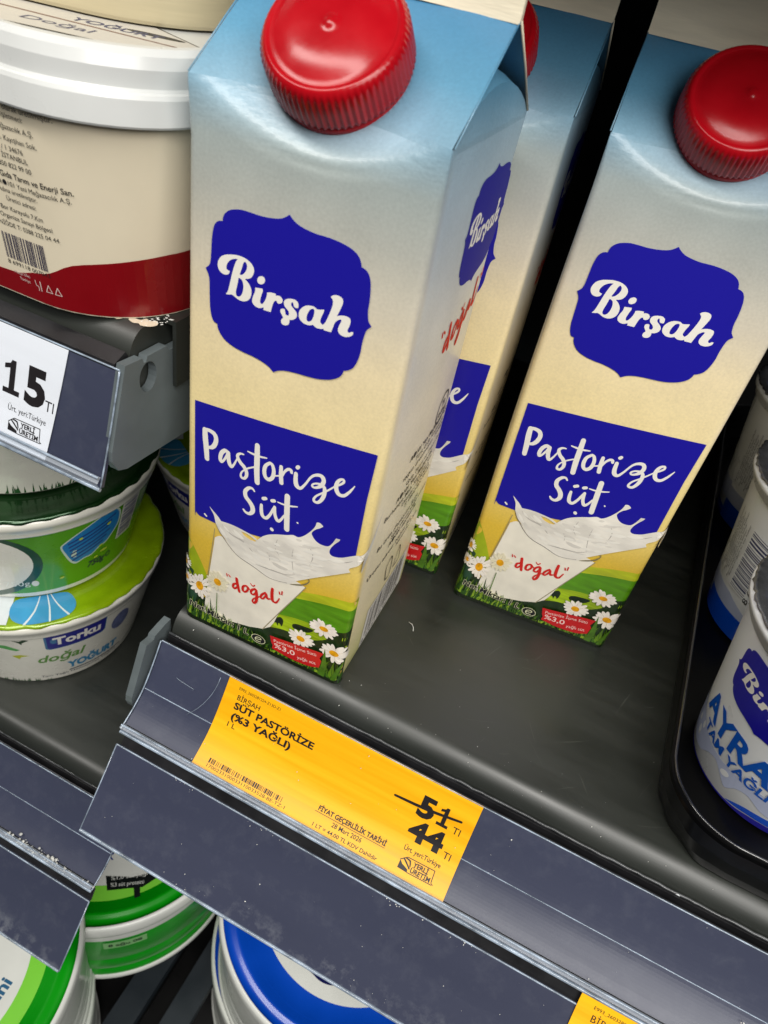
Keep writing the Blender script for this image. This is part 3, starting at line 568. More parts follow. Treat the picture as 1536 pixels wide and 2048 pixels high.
    # milk arm running round the edge
    B.put([smooth([(-.5, 70), (2, 72.5), (5, 77), (8, 84), (9, 88), (7.2, 79), (4.6, 70.5), (1.6, 64.8), (-.5, 63)])], MILK2, same=True)
    B.put([ell(55.5, 102, 7.4, 6.8, 28)], GREY_INK, [ell(55.5, 102, 6.5, 5.9, 28)], same=True)
    T = text('TR', 55.5, 103, 2.4, align='C', bold=.03)+text('50-0041', 55.5, 99, 2.1, 10, align='C', bold=.03)
    for s_, x, y in [('A●101 Yeni Mağazacılık A.Ş.', 24.7, 95.6), ('Türk Gıda Kodeksine', 31, 92.2), ('uygun üretilmiştir. Tebliği', 22, 88.8), ('Gıda Tarım ve Enerji San.', 27, 83.8), ('A●101 Yeni Mağazacılık', 20, 80.2), ('Burhaniye Mah. Kayışhan Sok.', 12, 76.8), ('Üsküdar / İSTANBUL', 28, 73.4), ('T: 0850 822 99 00', 32, 70.0),
             ('Bu ürün (Pastörize İçme', 11.7, 63.0), ('Süt) yarım yağlı süttür', 25, 59.6), ('A●101 markası ile', 24, 56.2), ('Üretici adresi: Niğde Bor', 8, 51.0), ('Karayolu 7. Km', 36, 47.6)]:
        T += text(s_, x, y, 2.15, min(66-x, 1.75*len(s_)), bold=.02 if 'A●' in s_ else .006)
    B.put(T, GREY_INK, tris=True)
    B.put([rect(19, 2.5, 64, 26)], mat('barcode_white', lin(226, 222, 214), .4, coat=.2))
    B.put(bars(22, 7, 61, 24.5, 28, 5), mat('barcode_ink', lin(50, 40, 40), .45))
    B.put(text('8 699118 011095', 20, 3.6, 2.4, 40), GREY_INK, tris=True)
    B.put(stroke([(33, 31, .6), (30, 41, .6), (35, 43, .6), (37.5, 31, .6), (33, 31, .6)])+stroke([(41, 32, .6), (44, 42, .6), (47.5, 32, .6), (41, 32, .6)]), GREY_INK, same=True)
    return mb
def screw_cap():
    mb = MB(); n = 272; prof = [(16.9, 0), (17.4, .3), (17.3, 2.0), (16.8, 2.4), (17.4, 2.8), (17.9, 3.2), (18.0, 4), (17.9, 8), (17.75, 11.4), (17.3, 12.6), (16.6, 13.5), (15.8, 13.9), (15.3, 13.6), (14.9, 13.55), (13.4, 14.0), (12, 14.45), (10.4, 14.85), (8.6, 15.15), (6.4, 15.35), (3, 15.45), (1.7, 15.5), (1.3, 15.75), (.6, 15.95), (0.02, 16.0)]
    P = []
    for r, z in prof:
        row = []
        for i in range(n):
            a = 2*math.pi*i/n; rr = r
            if 3.0 < z < 12.8 and r > 17: rr += .28*(1 if (i % 4) in (0, 1) else -1)*min(1, (12.8-z)/1.5)
            row.append((rr*math.sin(a), -rr*math.cos(a), z))
        P.append(row)
    vs = [p for r in P for p in r]; fs = []
    for j in range(len(prof)-1):
        for i in range(n): k = (i+1) % n; fs.append((j*n+i, j*n+k, (j+1)*n+k, (j+1)*n+i))
    mb.add(vs, fs, CAP_RED, True); return mb
def top_fin():
    mb = MB(); G = []
    prof = [(34.0, RIDGE-.6), (34.2, RIDGE+2), (34.4, RIDGE+9), (34.1, RIDGE+19), (34.3, RIDGE+19.4), (35.9, RIDGE+19.4), (36.1, RIDGE+19), (36.2, RIDGE+9), (36.1, RIDGE+2), (36.2, RIDGE-.6)]
    for y, z in prof: G.append([(.0+WW*i/24, y+.35*math.sin(i*.55+z*.1), z) for i in range(25)])
    mb.grid(G, FIN, True)
    for i in (0, 24):
        q = [r[i] for r in G]; mb.add(q, [list(range(len(q)))[::(1 if i else -1)]], FIN)
    return mb
GRP = 'milk cartons standing on the shelf'
def make_carton(label, loc, rz):
    t = thing('milk_carton', label, 'milk carton', loc, rz, GRP)
    carton_body().build('carton_body', t); top_fin().build('top_fin', t)
    c = screw_cap().build('screw_cap', t)
    ax = Vector((0, -.702, .712)); up = Vector((0, .712, .702)); Xx = Vector((1, 0, 0))
    c.matrix_local = Matrix.Translation(Vector((33.6, 17.2, 204.1))*S) @ Matrix((( Xx.x, up.x, ax.x), (Xx.y, up.y, ax.y), (Xx.z, up.z, ax.z))).to_4x4()
    return t
carton0 = make_carton('foremost milk carton, at the shelf edge right behind the yellow 44 price label', (0, 0, 0), .032)
dup(carton0, (92.7, 76.8, 0), .1, 'milk carton set back on the open shelf beside the black tray, fully showing its front')
dup(carton0, (10.2, 77.0, 0), .085, 'milk carton mostly hidden behind the foremost carton, a strip of front and cap showing')
dup(carton0, (97, 156, 0), .06, 'milk carton far back in the dark, a sliver between two carton tops')

# ------------------------------------------------------------------ cooler shelves
SHELF = mat('shelf_paint', lin(39, 42, 38), .43, spec=.9, var=.10, vscale=30, stretch=(.5, 4, 1), bump=.03, bscale=500)
STEEL = mat('bracket_paint', lin(92, 100, 102), .42, var=.14, vscale=60, bump=.1, bscale=150)
DARK = mat('dark_metal', lin(13, 13, 14), .5, var=.2, vscale=20)
RAIL = mat('rail_plastic', lin(56, 60, 79), .42, spec=.45, coat=.10, var=.10, vscale=9, stretch=(.4, 2, 2), bump=.03, bscale=60)
add_dust(RAIL, [(-.0747, -.066, .45)], .03, 110)
GROOVE = mat('rail_groove', lin(30, 30, 32), .35, var=.3, vscale=80, speck=(120, lin(140, 145, 150), .25))
BEAD_GLINT = mat('bead_glint', lin(140, 153, 168), .16, coat=.6, var=.55, vscale=120, stretch=(1, 2, 2))  # pale opaque colour: light caught by clear plastic edges is painted in
CHIP = mat('chipped_edge', lin(70, 72, 74), .3, coat=.4, var=.5, vscale=120, speck=(160, lin(225, 230, 232), .5))
RIB = clear_mat('clear_rib', (.93, .95, .98, 1), .18, .30)
COVER = clear_mat('clear_cover', (.97, .975, .985, 1), .12, .0)
def offs(path, d):
    """path moved sideways by d along its outward normal (towards the aisle)"""
    o = []
    for i, (y, z) in enumerate(path):
        a = path[max(i-1, 0)]; b = path[min(i+1, len(path)-1)]; dy, dz = b[0]-a[0], b[1]-a[1]; l = math.hypot(dy, dz)
        o.append((y+dz/l*d, z-dy/l*d))
    return o
def spath(pts, n=6):
    o = []
    for i in range(len(pts)-1):
        p0 = pts[max(i-1, 0)]; p3 = pts[min(i+2, len(pts)-1)]
        for k in range(n): o.append(cr(p0, pts[i], pts[i+1], p3, k/n))
    return o+[pts[-1]]
def ribbon(path, d0, d1): return offs(path, d0)+offs(path, d1)[::-1]
def bar(mb, y, z, r, x0, x1, m, n=8, seg=1):
    for k in range(seg):
        a, b = x0+(x1-x0)*k/seg, x0+(x1-x0)*(k+1)/seg
        ring = [(y+r*math.cos(t*2*math.pi/n), z+r*math.sin(t*2*math.pi/n)) for t in range(n)]
        mb.add([(a, p, q) for p, q in ring]+[(b, p, q) for p, q in ring], [(i, (i+1) % n, n+(i+1) % n, n+i) for i in range(n)][::1], m, True)
    for x, fl in ((x0, 0), (x1, 1)): mb.add([(x, p, q) for p, q in ring], [list(range(n)) if fl else list(range(n))[::-1]], m)
FACE = spath([(-10.7, -9.1), (-16.3, -18.6), (-22.7, -27.6), (-28.6, -32.8), (-35.1, -36.7), (-37.9, -38.1)])
FLAP = [(-40.9, -45.1), (-53.2, -60.2), (-65.8, -74.7)]
LIP = [(330, 0), (3.0, 0)]+[(3.0-8.3*math.sin(a), -9.5+9.5*math.cos(a)) for a in [i*math.pi/40 for i in range(1, 21)]]+[(-5.3, -34), (-3, -34), (-3, -26), (330, -26)]
def shelf(name, label, x0, x1, dy, dz, bracket=None, depth=330):
    t = thing(name, label, 'shelf', (0, dy, dz))
    mb = MB(); mb.extrude([(depth if y == 330 else y, z) for y, z in LIP], x0, x1, SHELF, smooth=True)
    if x1 < 0 and dz > 0:          # folded end of the board, hanging outside the bracket
        mb.box((x1+.2, 11, -.02), (x1+5.4, 300, -1.6), SHELF); mb.box((x1+4.0, 11, -1.6), (x1+5.4, 300, -24), SHELF)
    b = mb.build('shelf_board', t)
    if bracket:
        pts, hole, bx = bracket; m = MB(); vs, fs = cdt([pts], hole)
        n = len(vs); k = 3.2
        m.add([(bx, y, z) for y, z in vs], [f[::-1] for f in fs], STEEL); m.add([(bx+k, y, z) for y, z in vs], fs, STEEL)
        for loop in [ccw(pts)]+[ccw(h)[::-1] for h in hole]:
            q = len(loop); m.add([(bx, y, z) for y, z in loop]+[(bx+k, y, z) for y, z in loop], [(i, (i+1) % q, q+(i+1) % q, q+i) for i in range(q)], STEEL)
        m.build('end_bracket', t)
    return t
def rail(label, x0, x1, dy, dz, face=FACE, flap=FLAP, back=True):
    t = thing('price_rail', label, 'price rail', (0, dy, dz), 0, 'price rails along the shelf edges')
    mb = MB(); mb.extrude(ribbon(face, 0, -1.4), x0, x1, RAIL)
    if back:
        mb.extrude(ribbon([(-10.6, -9.6), (-9.4, -14), (-7.0, -15.2), (-6.4, -9.2)], 0, -.9), x0+.3, x1, GROOVE)
    if flap: mb.extrude(ribbon([(-36.6, -36.9), (-36.8, -41.5), (-40.0, -46.3)], 0, -1.2), x0+.8, x1, GROOVE)
    ch = mb.build('label_channel', t)
    mb = MB(); mb.sheet(offs(face, 1.1), x0, x1, COVER); mb.build('clear_cover', t)
    mb = MB()
    e = face[-1]; p = face[-7]
    ix = (-6, -4, -2) if flap else (-3, -2, -2)
    mb.sheet(spath([offs(face, 1.2)[ix[0]], offs(face, 2.3)[ix[1]], offs(face, 2.6)[-2], offs(face, 1.0)[-1]], 4), x0-.2, x1, RIB)
    f2 = offs(face, 2.35); k2 = -5 if flap else -3
    bar(mb, f2[k2][0], f2[k2][1], .45, x0-.2, x1, BEAD_GLINT); bar(mb, e[0]-.6, e[1]-.5, .75, x0-.2, x1, BEAD_GLINT)
    bar(mb, face[0][0]-.2, face[0][1]+.25, .3, x0, x1, BEAD_GLINT)  # pale bars drawn as the highlights along top edge and end cuts
    c = offs(face, 1.2)
    cb = offs(face, .02)
    if flap: bar(mb, cb[12][0], cb[12][1], .22, x0, x1, BEAD_GLINT)
    tube(mb, [(x0-.25, y, z) for y, z in offs(face, .7)], .32, BEAD_GLINT)
    tube(mb, [(x1+.25, y, z) for y, z in offs(face, .7)], .32, BEAD_GLINT)
    mb.build('rib_edge_glint', t)
    if flap:
        mb = MB(); mb.extrude(ribbon(flap, 0, -1.5), x0-.3, x1, RAIL)
        bar(mb, flap[0][0], flap[0][1], .36, x0-.3, x1, BEAD_GLINT); bar(mb, flap[-1][0], flap[-1][1], .7, x0-.3, x1, BEAD_GLINT)
        tube(mb, [(x0-.4, y, z) for y, z in offs(flap, -.2)], .36, BEAD_GLINT); tube(mb, [(x1+.2, y, z) for y, z in offs(flap, -.2)], .36, BEAD_GLINT)
        mb.build('lower_flap', t)
    if back:
        mb = MB(); R = random.Random(11); x = x0
        pts = []
        while x < x1:
            pts.append((x, -6.1+R.uniform(-.15, .15), -8.6+R.uniform(-.15, .2))); x += R.uniform(1.5, 4)
        tube(mb, pts, .55, CHIP); mb.build('rear_hook', t)
    return t
mb_ = [(-6.7, -5.2), (-12.5, -5.9), (-13.2, -7.4), (-15, -7.2), (-17.8, -6.6), (-28.2, -29.5), (-28.6, -33), (-27.4, -37), (-24.5, -39.6), (-21, -40), (8, -34), (8, -27), (-2, -27), (-2.4, -5)]
shelf('store_shelf', 'dark grey shelf under the milk cartons with a curled front lip and small scuffs', -3.2, 430, 0, 0, (mb_, [], -9.4))
ub = [(-11.5, -7.0), (-3.6, -7.6), (-3.0, -9.5), (-1.9, -9.5), (-1.2, -7.8), (8.5, -8.0), (9.9, -10), (70, -12), (70, -52), (16.0, -47.2), (-13.4, -45.2), (-17.5, -43.5), (-20, -39), (-19.8, -35)]
shelf('store_shelf', 'grey shelf with a worn front edge carrying the red and cream pail', -420, -16.6, -1.5, 124, (ub, [ell(-1.2, -15.2, 4.2, 5.4, 18)], -16.2))
shelf('store_shelf', 'dark grey shelf under the stacked round yogurt tubs', -420, -12.6, -20.5, -125, None, 360)
rail('price rail with a yellow 44 label, wide and scratched, below the milk cartons', -4, 430, 0, 0)
rail('lower left price rail with dust along its clear rib, below the yogurt tubs', -420, -14.5, -19.5, -125)
# upper left rail stands steeper and has one face only
fy = [(-13.4+.35*math.sin(math.pi*k/20)-12.1*k/20*1.02, 114.9-37.5*k/20*1.02) for k in range(21)]
UP = fy
rail('upper left price rail with the white 15 label on it', -420, -14.6, 0, 0, face=UP, flap=None, back=False)
# a grooved strip closing the gap between that rail and its shelf
mb = MB(); mb.extrude([(-13.6, 114.4), (-13.2, 116.2), (-8.0, 118.4), (-6.9, 116.8), (-7, 112), (-12, 112)], -420, -17.0, GROOVE)
o = mb.build('rail_hook'); o.parent = [q for q in COL.objects if q.name.startswith('price_rail') and 'white 15' in q['label']][0]
# dust, flakes and chipped paint
DUST = mat('dust_flake', lin(206, 206, 200), .4, coat=.3); CHIPW = mat('bare_filler', lin(214, 200, 176), .6, var=.15, vscale=200)
R = random.Random(5)
rails = [q for q in COL.objects if q.name.startswith('price_rail')]
nrm = (0, -.6, .8)
def rail_pt(x, path, t, d):
    i = min(int(t*(len(path)-1)), len(path)-2); y = path[i][0]+(path[i+1][0]-path[i][0])*(t*(len(path)-1)-i); z = path[i][1]+(path[i+1][1]-path[i][1])*(t*(len(path)-1)-i)
    dy, dz = path[i+1][0]-path[i][0], path[i+1][1]-path[i][1]; l = math.hypot(dy, dz); n = (0, dz/l, -dy/l); return ((x, y+n[1]*d, z+n[2]*d), n)
mb = MB(); pts = []
for i in range(110): pts.append(rail_pt(R.gauss(-46, 13), FACE, min(.93, max(.72, R.gauss(.86, .035))), 2.2))
flakes(mb, pts, DUST, 1, .25, 1.0, .8); o = mb.build('dust_flakes', rails[1])
mb = MB(); pts = []
for i in range(30): pts.append(rail_pt(R.uniform(0, 250), FACE, R.uniform(.03, .95), 1.15))
for i in range(34): pts.append(rail_pt(R.uniform(0, 250), FLAP, R.uniform(.05, .95), .05))
for i in range(46): pts.append(rail_pt(R.choice((31, 62, 118, 150))+R.gauss(0, 6), FLAP, abs(R.gauss(.02, .03)), .1))
for i in range(40): pts.append(rail_pt(R.choice((44, 52, 128, 160, 190))+R.gauss(0, 5), FLAP, 1-abs(R.gauss(.06, .06)), .1))
flakes(mb, pts, DUST, 2, .08, .34, .2)
for x, a, b, k in ((26, .05, .42, .22), (20, .0, .0, 0), (8, .20, .22, .2)):
    if k: tube(mb, [rail_pt(x-(8 if k == .22 else -9)*t*t, FACE, a+(b-a)*t, 1.2)[0] for t in [i/8 for i in range(9)]], .1, BEAD_GLINT, 5)
mb.build('dust_flakes', rails[0])['kind'] = 'stuff'; o['kind'] = 'stuff'
shelves = [q for q in COL.objects if q.name.startswith('store_shelf')]
mb = MB(); pts = [((R.uniform(5, 210), R.uniform(2, 60)*R.random(), .02), (0, 0, 1)) for i in range(30)]+[((R.uniform(0, 230), -1.5-R.random()*3, -1.3-R.random()*2), nrm) for i in range(26)]
flakes(mb, pts, DUST, 3, .07, .3, .12); tube(mb, [(81.6, 48.2, .3), (83.4, 47.6, .6), (84.6, 46.4, .5), (85.3, 44.6, .25)], .17, DUST, 5)
SCR = mat('shelf_scratch', lin(92, 94, 88), .5)
A = Art(mb, lambda u, v, o: (u, v, o), base=.02, step=.01)
P = []
for i in range(26):
    x, y, a, L_ = R.uniform(70, 200), R.uniform(4, 62), R.choice((.35, .5, -.9, 1.2))+R.gauss(0, .12), R.uniform(2, 16); w = R.uniform(.05, .13)
    P += stroke([(x, y, .02), (x+.5*L_*math.cos(a), y+.5*L_*math.sin(a)+R.uniform(-.4, .4), w), (x+L_*math.cos(a), y+L_*math.sin(a), .02)], 3)
A.put(P, SCR)
mb.build('dust_flakes', shelves[0])['kind'] = 'stuff'
mb = MB()
A = Art(mb, lambda u, v, o: (u, v, o), base=.03)
A.put([smooth([(-23, 2.6), (-20.5, 1.6), (-19, 2.4), (-17.5, 1.8), (-15, 3.2), (-14.2, 5.6), (-16, 7.5), (-17.4, 6.0), (-19.2, 6.6), (-20, 4.6), (-22.6, 4.2)]), smooth([(-27, .4), (-25.4, .2), (-24.6, 1.6), (-26.4, 1.8)])], CHIPW)
pts = [((R.gauss(-16, 3), R.gauss(9, 5), .05), (0, 0, 1)) for i in range(60)]
flakes(mb, [q for q in pts if q[0][0] < -13 and q[0][1] > 1.5], DUST, 4, .15, .7, .3)
mb.build('paint_chips', shelves[1])['kind'] = 'stuff'
# dark inside of the cooler
mb = MB(); mb.box((-430, 372, -700), (500, 380, 500), DARK); tag(mb.build('back_panel'), 'dark back panel of the cooler behind the shelves', 'panel')
mb = MB(); mb.box((-26, 300, -700), (6, 340, 300), DARK); mb.box((-20, 299, -700), (-15, 300.5, 300), STEEL); tag(mb.build('shelf_upright'), 'black slotted upright between the two shelf bays', 'upright')
mb = MB(); mb.box((-430, -60, -470), (500, 372, -455), DARK); tag(mb.build('bottom_deck'), 'dark bottom deck of the cooler under the green and blue tubs', 'deck')
mb = MB(); mb.box((-430, 28, 276), (500, 372, 297), SHELF); tag(mb.build('shelf_above'), 'grey shelf over the milk cartons, above the picture', 'shelf')

SLATE = mat('slate_bar', lin(30, 38, 44), .5, var=.15, vscale=30)
for x, lb in ((-29, 'dark slate bar running back over the deck, beside the shaded green tub'), (6, 'dark slate bar running back over the deck, beside the blue tub')):
    mb = MB(); mb.box((x, -60, -412), (x+19, 330, -402), SLATE); mb.box((x+7, -58, -455), (x+12, 328, -412), DARK); tag(mb.build('deck_bar'), lb, 'bar', 'bars over the bottom deck')
# ------------------------------------------------------------------ price labels
def rail_map(face, x0, dy=0, dz=0, d=.35):
    L_ = [0.]
    for i in range(len(face)-1): L_.append(L_[-1]+math.hypot(face[i+1][0]-face[i][0], face[i+1][1]-face[i][1]))
    nf = offs(face, 1.0)
    def f(u, v, off=0.):      # u along the rail, v up from the label's lower edge at 38.5 mm
        s = 38.5-v; s_ = min(max(s, 0), L_[-1]-1e-6); i = max(k for k in range(len(L_)-1) if L_[k] <= s_); t = (s_-L_[i])/(L_[i+1]-L_[i])
        ex = (s-s_)/(L_[i+1]-L_[i])
        y = face[i][0]+(face[i+1][0]-face[i][0])*(t+ex); z = face[i][1]+(face[i+1][1]-face[i][1])*(t+ex)
        ny = nf[i][0]-face[i][0]; nz = nf[i][1]-face[i][1]
        return (x0+u, y+ny*(d+off)+dy, z+nz*(d+off)+dz)
    return f
YPAPER = mat('yellow_paper', lin(252, 178, 8), .42, coat=.1, var=.16, vscale=55, stretch=(.16, 5, 5))
WPAPER = mat('white_paper', lin(226, 230, 236), .42, coat=.15, var=.05, vscale=26, stretch=(.3, 5, 5))
INK = mat('label_ink', lin(22, 16, 18), .5)
def handshake(x, y, k=1.0):
    """the small hand mark and frame beside YERLI URETIM"""
    P = []
    for st in [[(0, 3.4, .3), (2.3, 5.2, .3), (13.3, 5.4, .3), (13.6, 1.0, .3), (14.4, .6, .3)], [(14.0, .4, .3), (4.2, .2, .3)]]:
        P += stroke([(x+a*k, y+b*k, w*k) for a, b, w in st], 1)
    P += [[(x+a*k, y+b*k) for a, b in [(0, 3.3), (1.2, 2.2), (3.8, 1.2), (4.1, .1), (0, .3)]]]
    for i in range(4): P += stroke([(x+(1.1+i*.75)*k, y+(4.2-i*.55)*k, .55*k), (x+(2.6+i*.55)*k, y+(3.2-i*.5)*k, .55*k)], 1)
    P += stroke([(x+2*k, y+4.6*k, .5*k), (x+3.6*k, y+4.3*k, .6*k), (x+4.3*k, y+2.4*k, .4*k)], 2)
    T = text('YERLİ', x+5.1*k, y+3.0*k, 1.7*k, 6.2*k, bold=.03)+text('ÜRETİM', x+4.9*k, y+.75*k, 1.7*k, 8.0*k, bold=.03)
    return P, T
def label(name, lbl, f, wid, hgt, paper, draw, grp='price labels on the rails'):
    mb = MB(); nx = max(2, int(wid/4)); ny = 24
    mb.grid([[f(wid*i/nx, hgt[0]+(hgt[1]-hgt[0])*j/ny, .15) for i in range(nx+1)] for j in range(ny+1)], paper, True)
    mb.grid([[f(wid*i/nx, hgt[0]+(hgt[1]-hgt[0])*j/ny, 0) for i in range(nx+1)] for j in range(ny+1)], paper, True, flip=True)
    A = Art(mb, lambda u, v, o: f(u, v, .15+o), grid=(4, 1.6), base=.04, step=.03); draw(A)
    o = mb.build(name); return tag(o, lbl, 'price label', grp)
def one(x, y, h):
    """a bold figure 1 with a flag and a foot"""
    w = h*.2; return [[(x+h*.19, y), (x+h*.19+w, y), (x+h*.19+w, y+h), (x+h*.19+w*.25, y+h), (x+h*.19, y+h*.9)], [(x, y+h*.70), (x+h*.19+.02, y+h*.76), (x+h*.19+.02, y+h*.9), (x, y+h*.84)], [(x-h*.01, y-.01), (x+h*.58, y-.01), (x+h*.58, y+h*.15), (x-h*.01, y+h*.15)]]
def yellow(A):
    T = text('E993_2603281224-Z13D-Z1', 5.6, 35.2, 1.15, 19)+text('BİRŞAH', 6.1, 30.9, 2.1, 10.4, bold=.008)+text('SÜT PASTÖRİZE', 6.0, 26.9, 2.75, 36.6, bold=.035)
    T += text('(%3 YAĞLI)', 6.4, 22.4, 2.75, 27.5, bold=.035)+text('1 L', 6.1, 19.0, 2.0, 3.6, bold=.012)
    T += text('1700233100033110033528-BE-TZ-1', 6.0, 1.2, 1.25, 36)
    T += text('FİYAT GEÇERLİLİK TARİHİ', 54.1, 7.2, 1.75, 29.2, bold=.035)+text('28 Mart 2026', 61.5, 4.0, 1.7, 12.8, bold=.012)+text('1 LT = 44,00 TL KDV Dahildir', 54.6, 1.1, 1.4, 27.8, bold=.012)
    T += text('5', 88.6, 23.9, 7.8, 6.6, bold=.045)+text('44', 88.6, 14.2, 7.4, 14.2, bold=.045)+text('Tl', 103.6, 23.6, 2.7, 3.0)+text('Tl', 104.0, 13.4, 2.7, 3.0)
    T += text('Ürt. yeri:Türkiye', 89.9, 9.6, 1.8, 15.0, bold=.012)
    A.put(T, INK, tris=True)
    P, T2 = handshake(90.4, 2.6)
    P += bars(5.9, 2.9, 39.9, 4.9, 46, 9)+[rect(53.3, 6.4, 83.4, 6.6)]
    A.put(P+T2+one(97.0, 23.9, 7.8), INK)
    A.put(stroke([(79, 26.5, .9), (92, 27.3, 1.2), (105.4, 29.2, .9)], 3), INK)
label('price_label', 'yellow price label with struck out 51 and 44, centred below the milk cartons', rail_map(FACE, 29.3), 110.5, (-.6, 38.9), YPAPER, yellow)
def white15(A):
    A.put(text('5', -13.6, 16.0, 11.6, 8.4, bold=.045)+text('Tl', -5.0, 15.6, 3.6, 3.6)+text('Ürt. yeri:Türkiye', -19.5, 10.6, 2.0, 15.8), INK, tris=True)
    P, T = handshake(-18.6, 3.4, .98); A.put(P+T+one(-22.4, 16.0, 11.6), INK)
fw = rail_map(UP, -34.0)
mb = MB(); mb.grid([[fw(-90+90*i/30-.09*(38-(-1.2+39.5*j/12))*(i/30), -1.2+39.5*j/12, .15) for i in range(31)] for j in range(13)], WPAPER, True)
A_ = Art(mb, lambda u, v, o: fw(u-1.6, v, .15+o), grid=(4, 4), base=.04, step=.03); white15(A_)
tag(mb.build('price_label'), 'white price label with a large 15, on the upper left rail below the pail', 'price label', 'price labels on the rails')
FL2 = spath([(-37.9, -40.6), (-40.9, -45.1), (-53.2, -60.2), (-65.8, -74.7)], 5)
def yellow2(A):
    A.put(text('E993_2603280401-Z1', 5.6, 35.0, 1.3, 17)+text('BİRŞAH', 6.1, 30.4, 2.6, 12.4)+text('YOĞURT', 6.0, 25.9, 3.0, 20, bold=.022), INK, tris=True)
label('price_label', 'yellow price label cut off at the bottom of the picture, on the lower flap', rail_map(FL2, 195.5, d=.5), 110, (0, 38.5), YPAPER, yellow2)

# ------------------------------------------------------------------ pail on the upper left shelf
CREAM = mat('cream_plastic', lin(222, 211, 186), .36, coat=.15, var=.05, vscale=30)
WPLAS = mat('white_plastic', lin(206, 208, 206), .28, coat=.2, var=.05, vscale=40, bump=.05, bscale=120)
DKRED = mat('pail_red', lin(128, 4, 14), .32, coat=.25, var=.08, vscale=30)
PX1, PYF = -13.5, -9.0
def pail_f(s, z, off=0.):
    k = (z-124)/60; e = 6*k; R = 34.; xe = PX1+e; y0 = PYF-e; cx = xe-R; cy = y0+R
    if s < cx: return (s, y0-off, z)
    q = R*math.pi/2
    if s > cx+q: return (xe+off, cy+(s-cx-q), z)
    a = (s-cx)/R; return (cx+(R+off)*math.sin(a), cy-(R+off)*math.cos(a), z)
def rrect(x0, x1, y0, y1, R, n=10):
    o = []
    for cx, cy, a0 in ((x1-R, y0+R, 0), (x1-R, y1-R, 1), (x0+R, y1-R, 2), (x0+R, y0+R, 3)):
        for i in range(n+1):
            a = a0*math.pi/2+math.pi/2*i/n; o.append((cx+R*math.sin(a), cy-R*math.cos(a)))
    return o
def rr_loft(mb, prof, m, x0, x1, y0, y1, R, mats=None, n=10):
    rings = []
    for e, z in prof: rings.append([(x, y, z) for x, y in rrect(x0-e, x1+e, y0-e, y1+e, R, n)])
    k = len(rings[0])
    for j in range(len(rings)-1):
        mb.add(rings[j]+rings[j+1], [(i, (i+1) % k, k+(i+1) % k, k+i) for i in range(k)], m if not mats else mats[j], True)
    return rings
t = thing('yogurt_pail', 'cream pail with a dark red base wave and white lid, on the upper left shelf', 'pail', (0, 0, 0), 0, 'pails on the upper left shelf')
mb = MB(); R_ = rr_loft(mb, [(0, 124.2)]+[(6*i/12, 124+60*i/12) for i in range(1, 13)]+[(6.4, 194)], CREAM, -215, PX1, PYF, 140, 34)
mb.add(R_[0], [list(range(len(R_[0])))[::-1]], DKRED)
A = Art(mb, pail_f, grid=(3, 5))
wave = [(-120, 133.5), (-63, 131.5), (-49, 134), (-42, 136), (-34, 140.5), (-22, 143), (-8, 145), (0, 145.4), (20, 146), (60, 146)]
A.put([smooth([(-120, 124.6, 1)]+[(60, 124.6, 1)]+[q for q in wave[::-1]], 3)], DKRED)
A.put(bars(-58, 136.3, -42.3, 144.4, 24, 3), mat('pail_barcode', lin(44, 42, 70), .45))
T = []
for s_, x, z, h in [('Bu ürün A●101 için özgün olarak üretilmiştir.', -31.5, 180.2, 1.45), ('Üretici işletmeci:', -40.5, 178.2, 1.35), ('Yeni Mağazacılık A.Ş.', -38, 175.2, 1.4), ('Burhaniye Mah. Kayışhan Sok.', -37.6, 172.2, 1.4), ('No: 9 / 1 34676', -42.6, 169.6, 1.4), ('Üsküdar / İSTANBUL', -41.5, 167.4, 1.4), ('T: 0850 822 99 00', -41, 165.0, 1.4), ('Tic. Gıda Tarım ve Enerji San.', -29.5, 161.9, 1.65), ('Tarafından A●101 Yeni Mağazacılık A.Ş.', -30.5, 159.5, 1.4), ('Adına üretilmiştir.', -41, 157.4, 1.35), ('Üretici adresi:', -42, 155.0, 1.35), ('Niğde Bor Karayolu 7.Km', -40.5, 152.0, 1.4), ('Organize Sanayi Bölgesi', -38, 149.6, 1.4), ('No: 9 NİĞDE T: 0388 225 04 44', -36.5, 146.9, 1.4)]:
    T += text(s_, x, z, h*.95, None, 'R', bold=.012 if h > 1.6 else 0)
T += text('8 699118 007043', -42.0, 134.4, 1.3, 16, 'R')
A.put(T, BLACK_INK, tris=True)
W2 = mat('pail_mark', lin(214, 190, 184), .4)
T = text('Menşe Ülke:', -50.2, 131.7, 1.0, 6, 'R')+text('Türkiye', -50.6, 129.9, 1.0, 4, 'R'); A.put(T, W2, tris=True)
P = []
for x in (-43.5, -40.4): P += stroke([(x-1.1, 129.2, .25), (x, 131.6, .25), (x+1.1, 129.2, .25), (x-1.1, 129.2, .25)], 1)
P += stroke([(-48.4, 131.8, .25), (-48.2, 130.2, .25), (-47.4, 130, .25), (-47.4, 128.6, .25)], 2)+stroke([(-46.5, 131.8, .4), (-46.4, 128.8, .3)], 2)
A.put(P, W2)
mb.build('pail_body', t)
mb = MB()
R_ = rr_loft(mb, [(7.4, 182.5), (8.3, 182.4), (8.6, 183), (8.3, 189.2), (7.9, 190.2), (7.1, 190.5), (6.7, 191.3), (6.9, 195.6), (6.2, 198.4), (4.6, 199.8), (2.8, 199.9), (1.2, 199.0), (.4, 197.2), (-1, 196.6), (-8, 196.6)], WPLAS, -215, PX1, PYF, 140, 34)
mb.add(R_[-1], [list(range(len(R_[-1])))], WPLAS)
lidf = lambda u, v, o: (u, v, 196.62+o)
A = Art(mb, lidf)
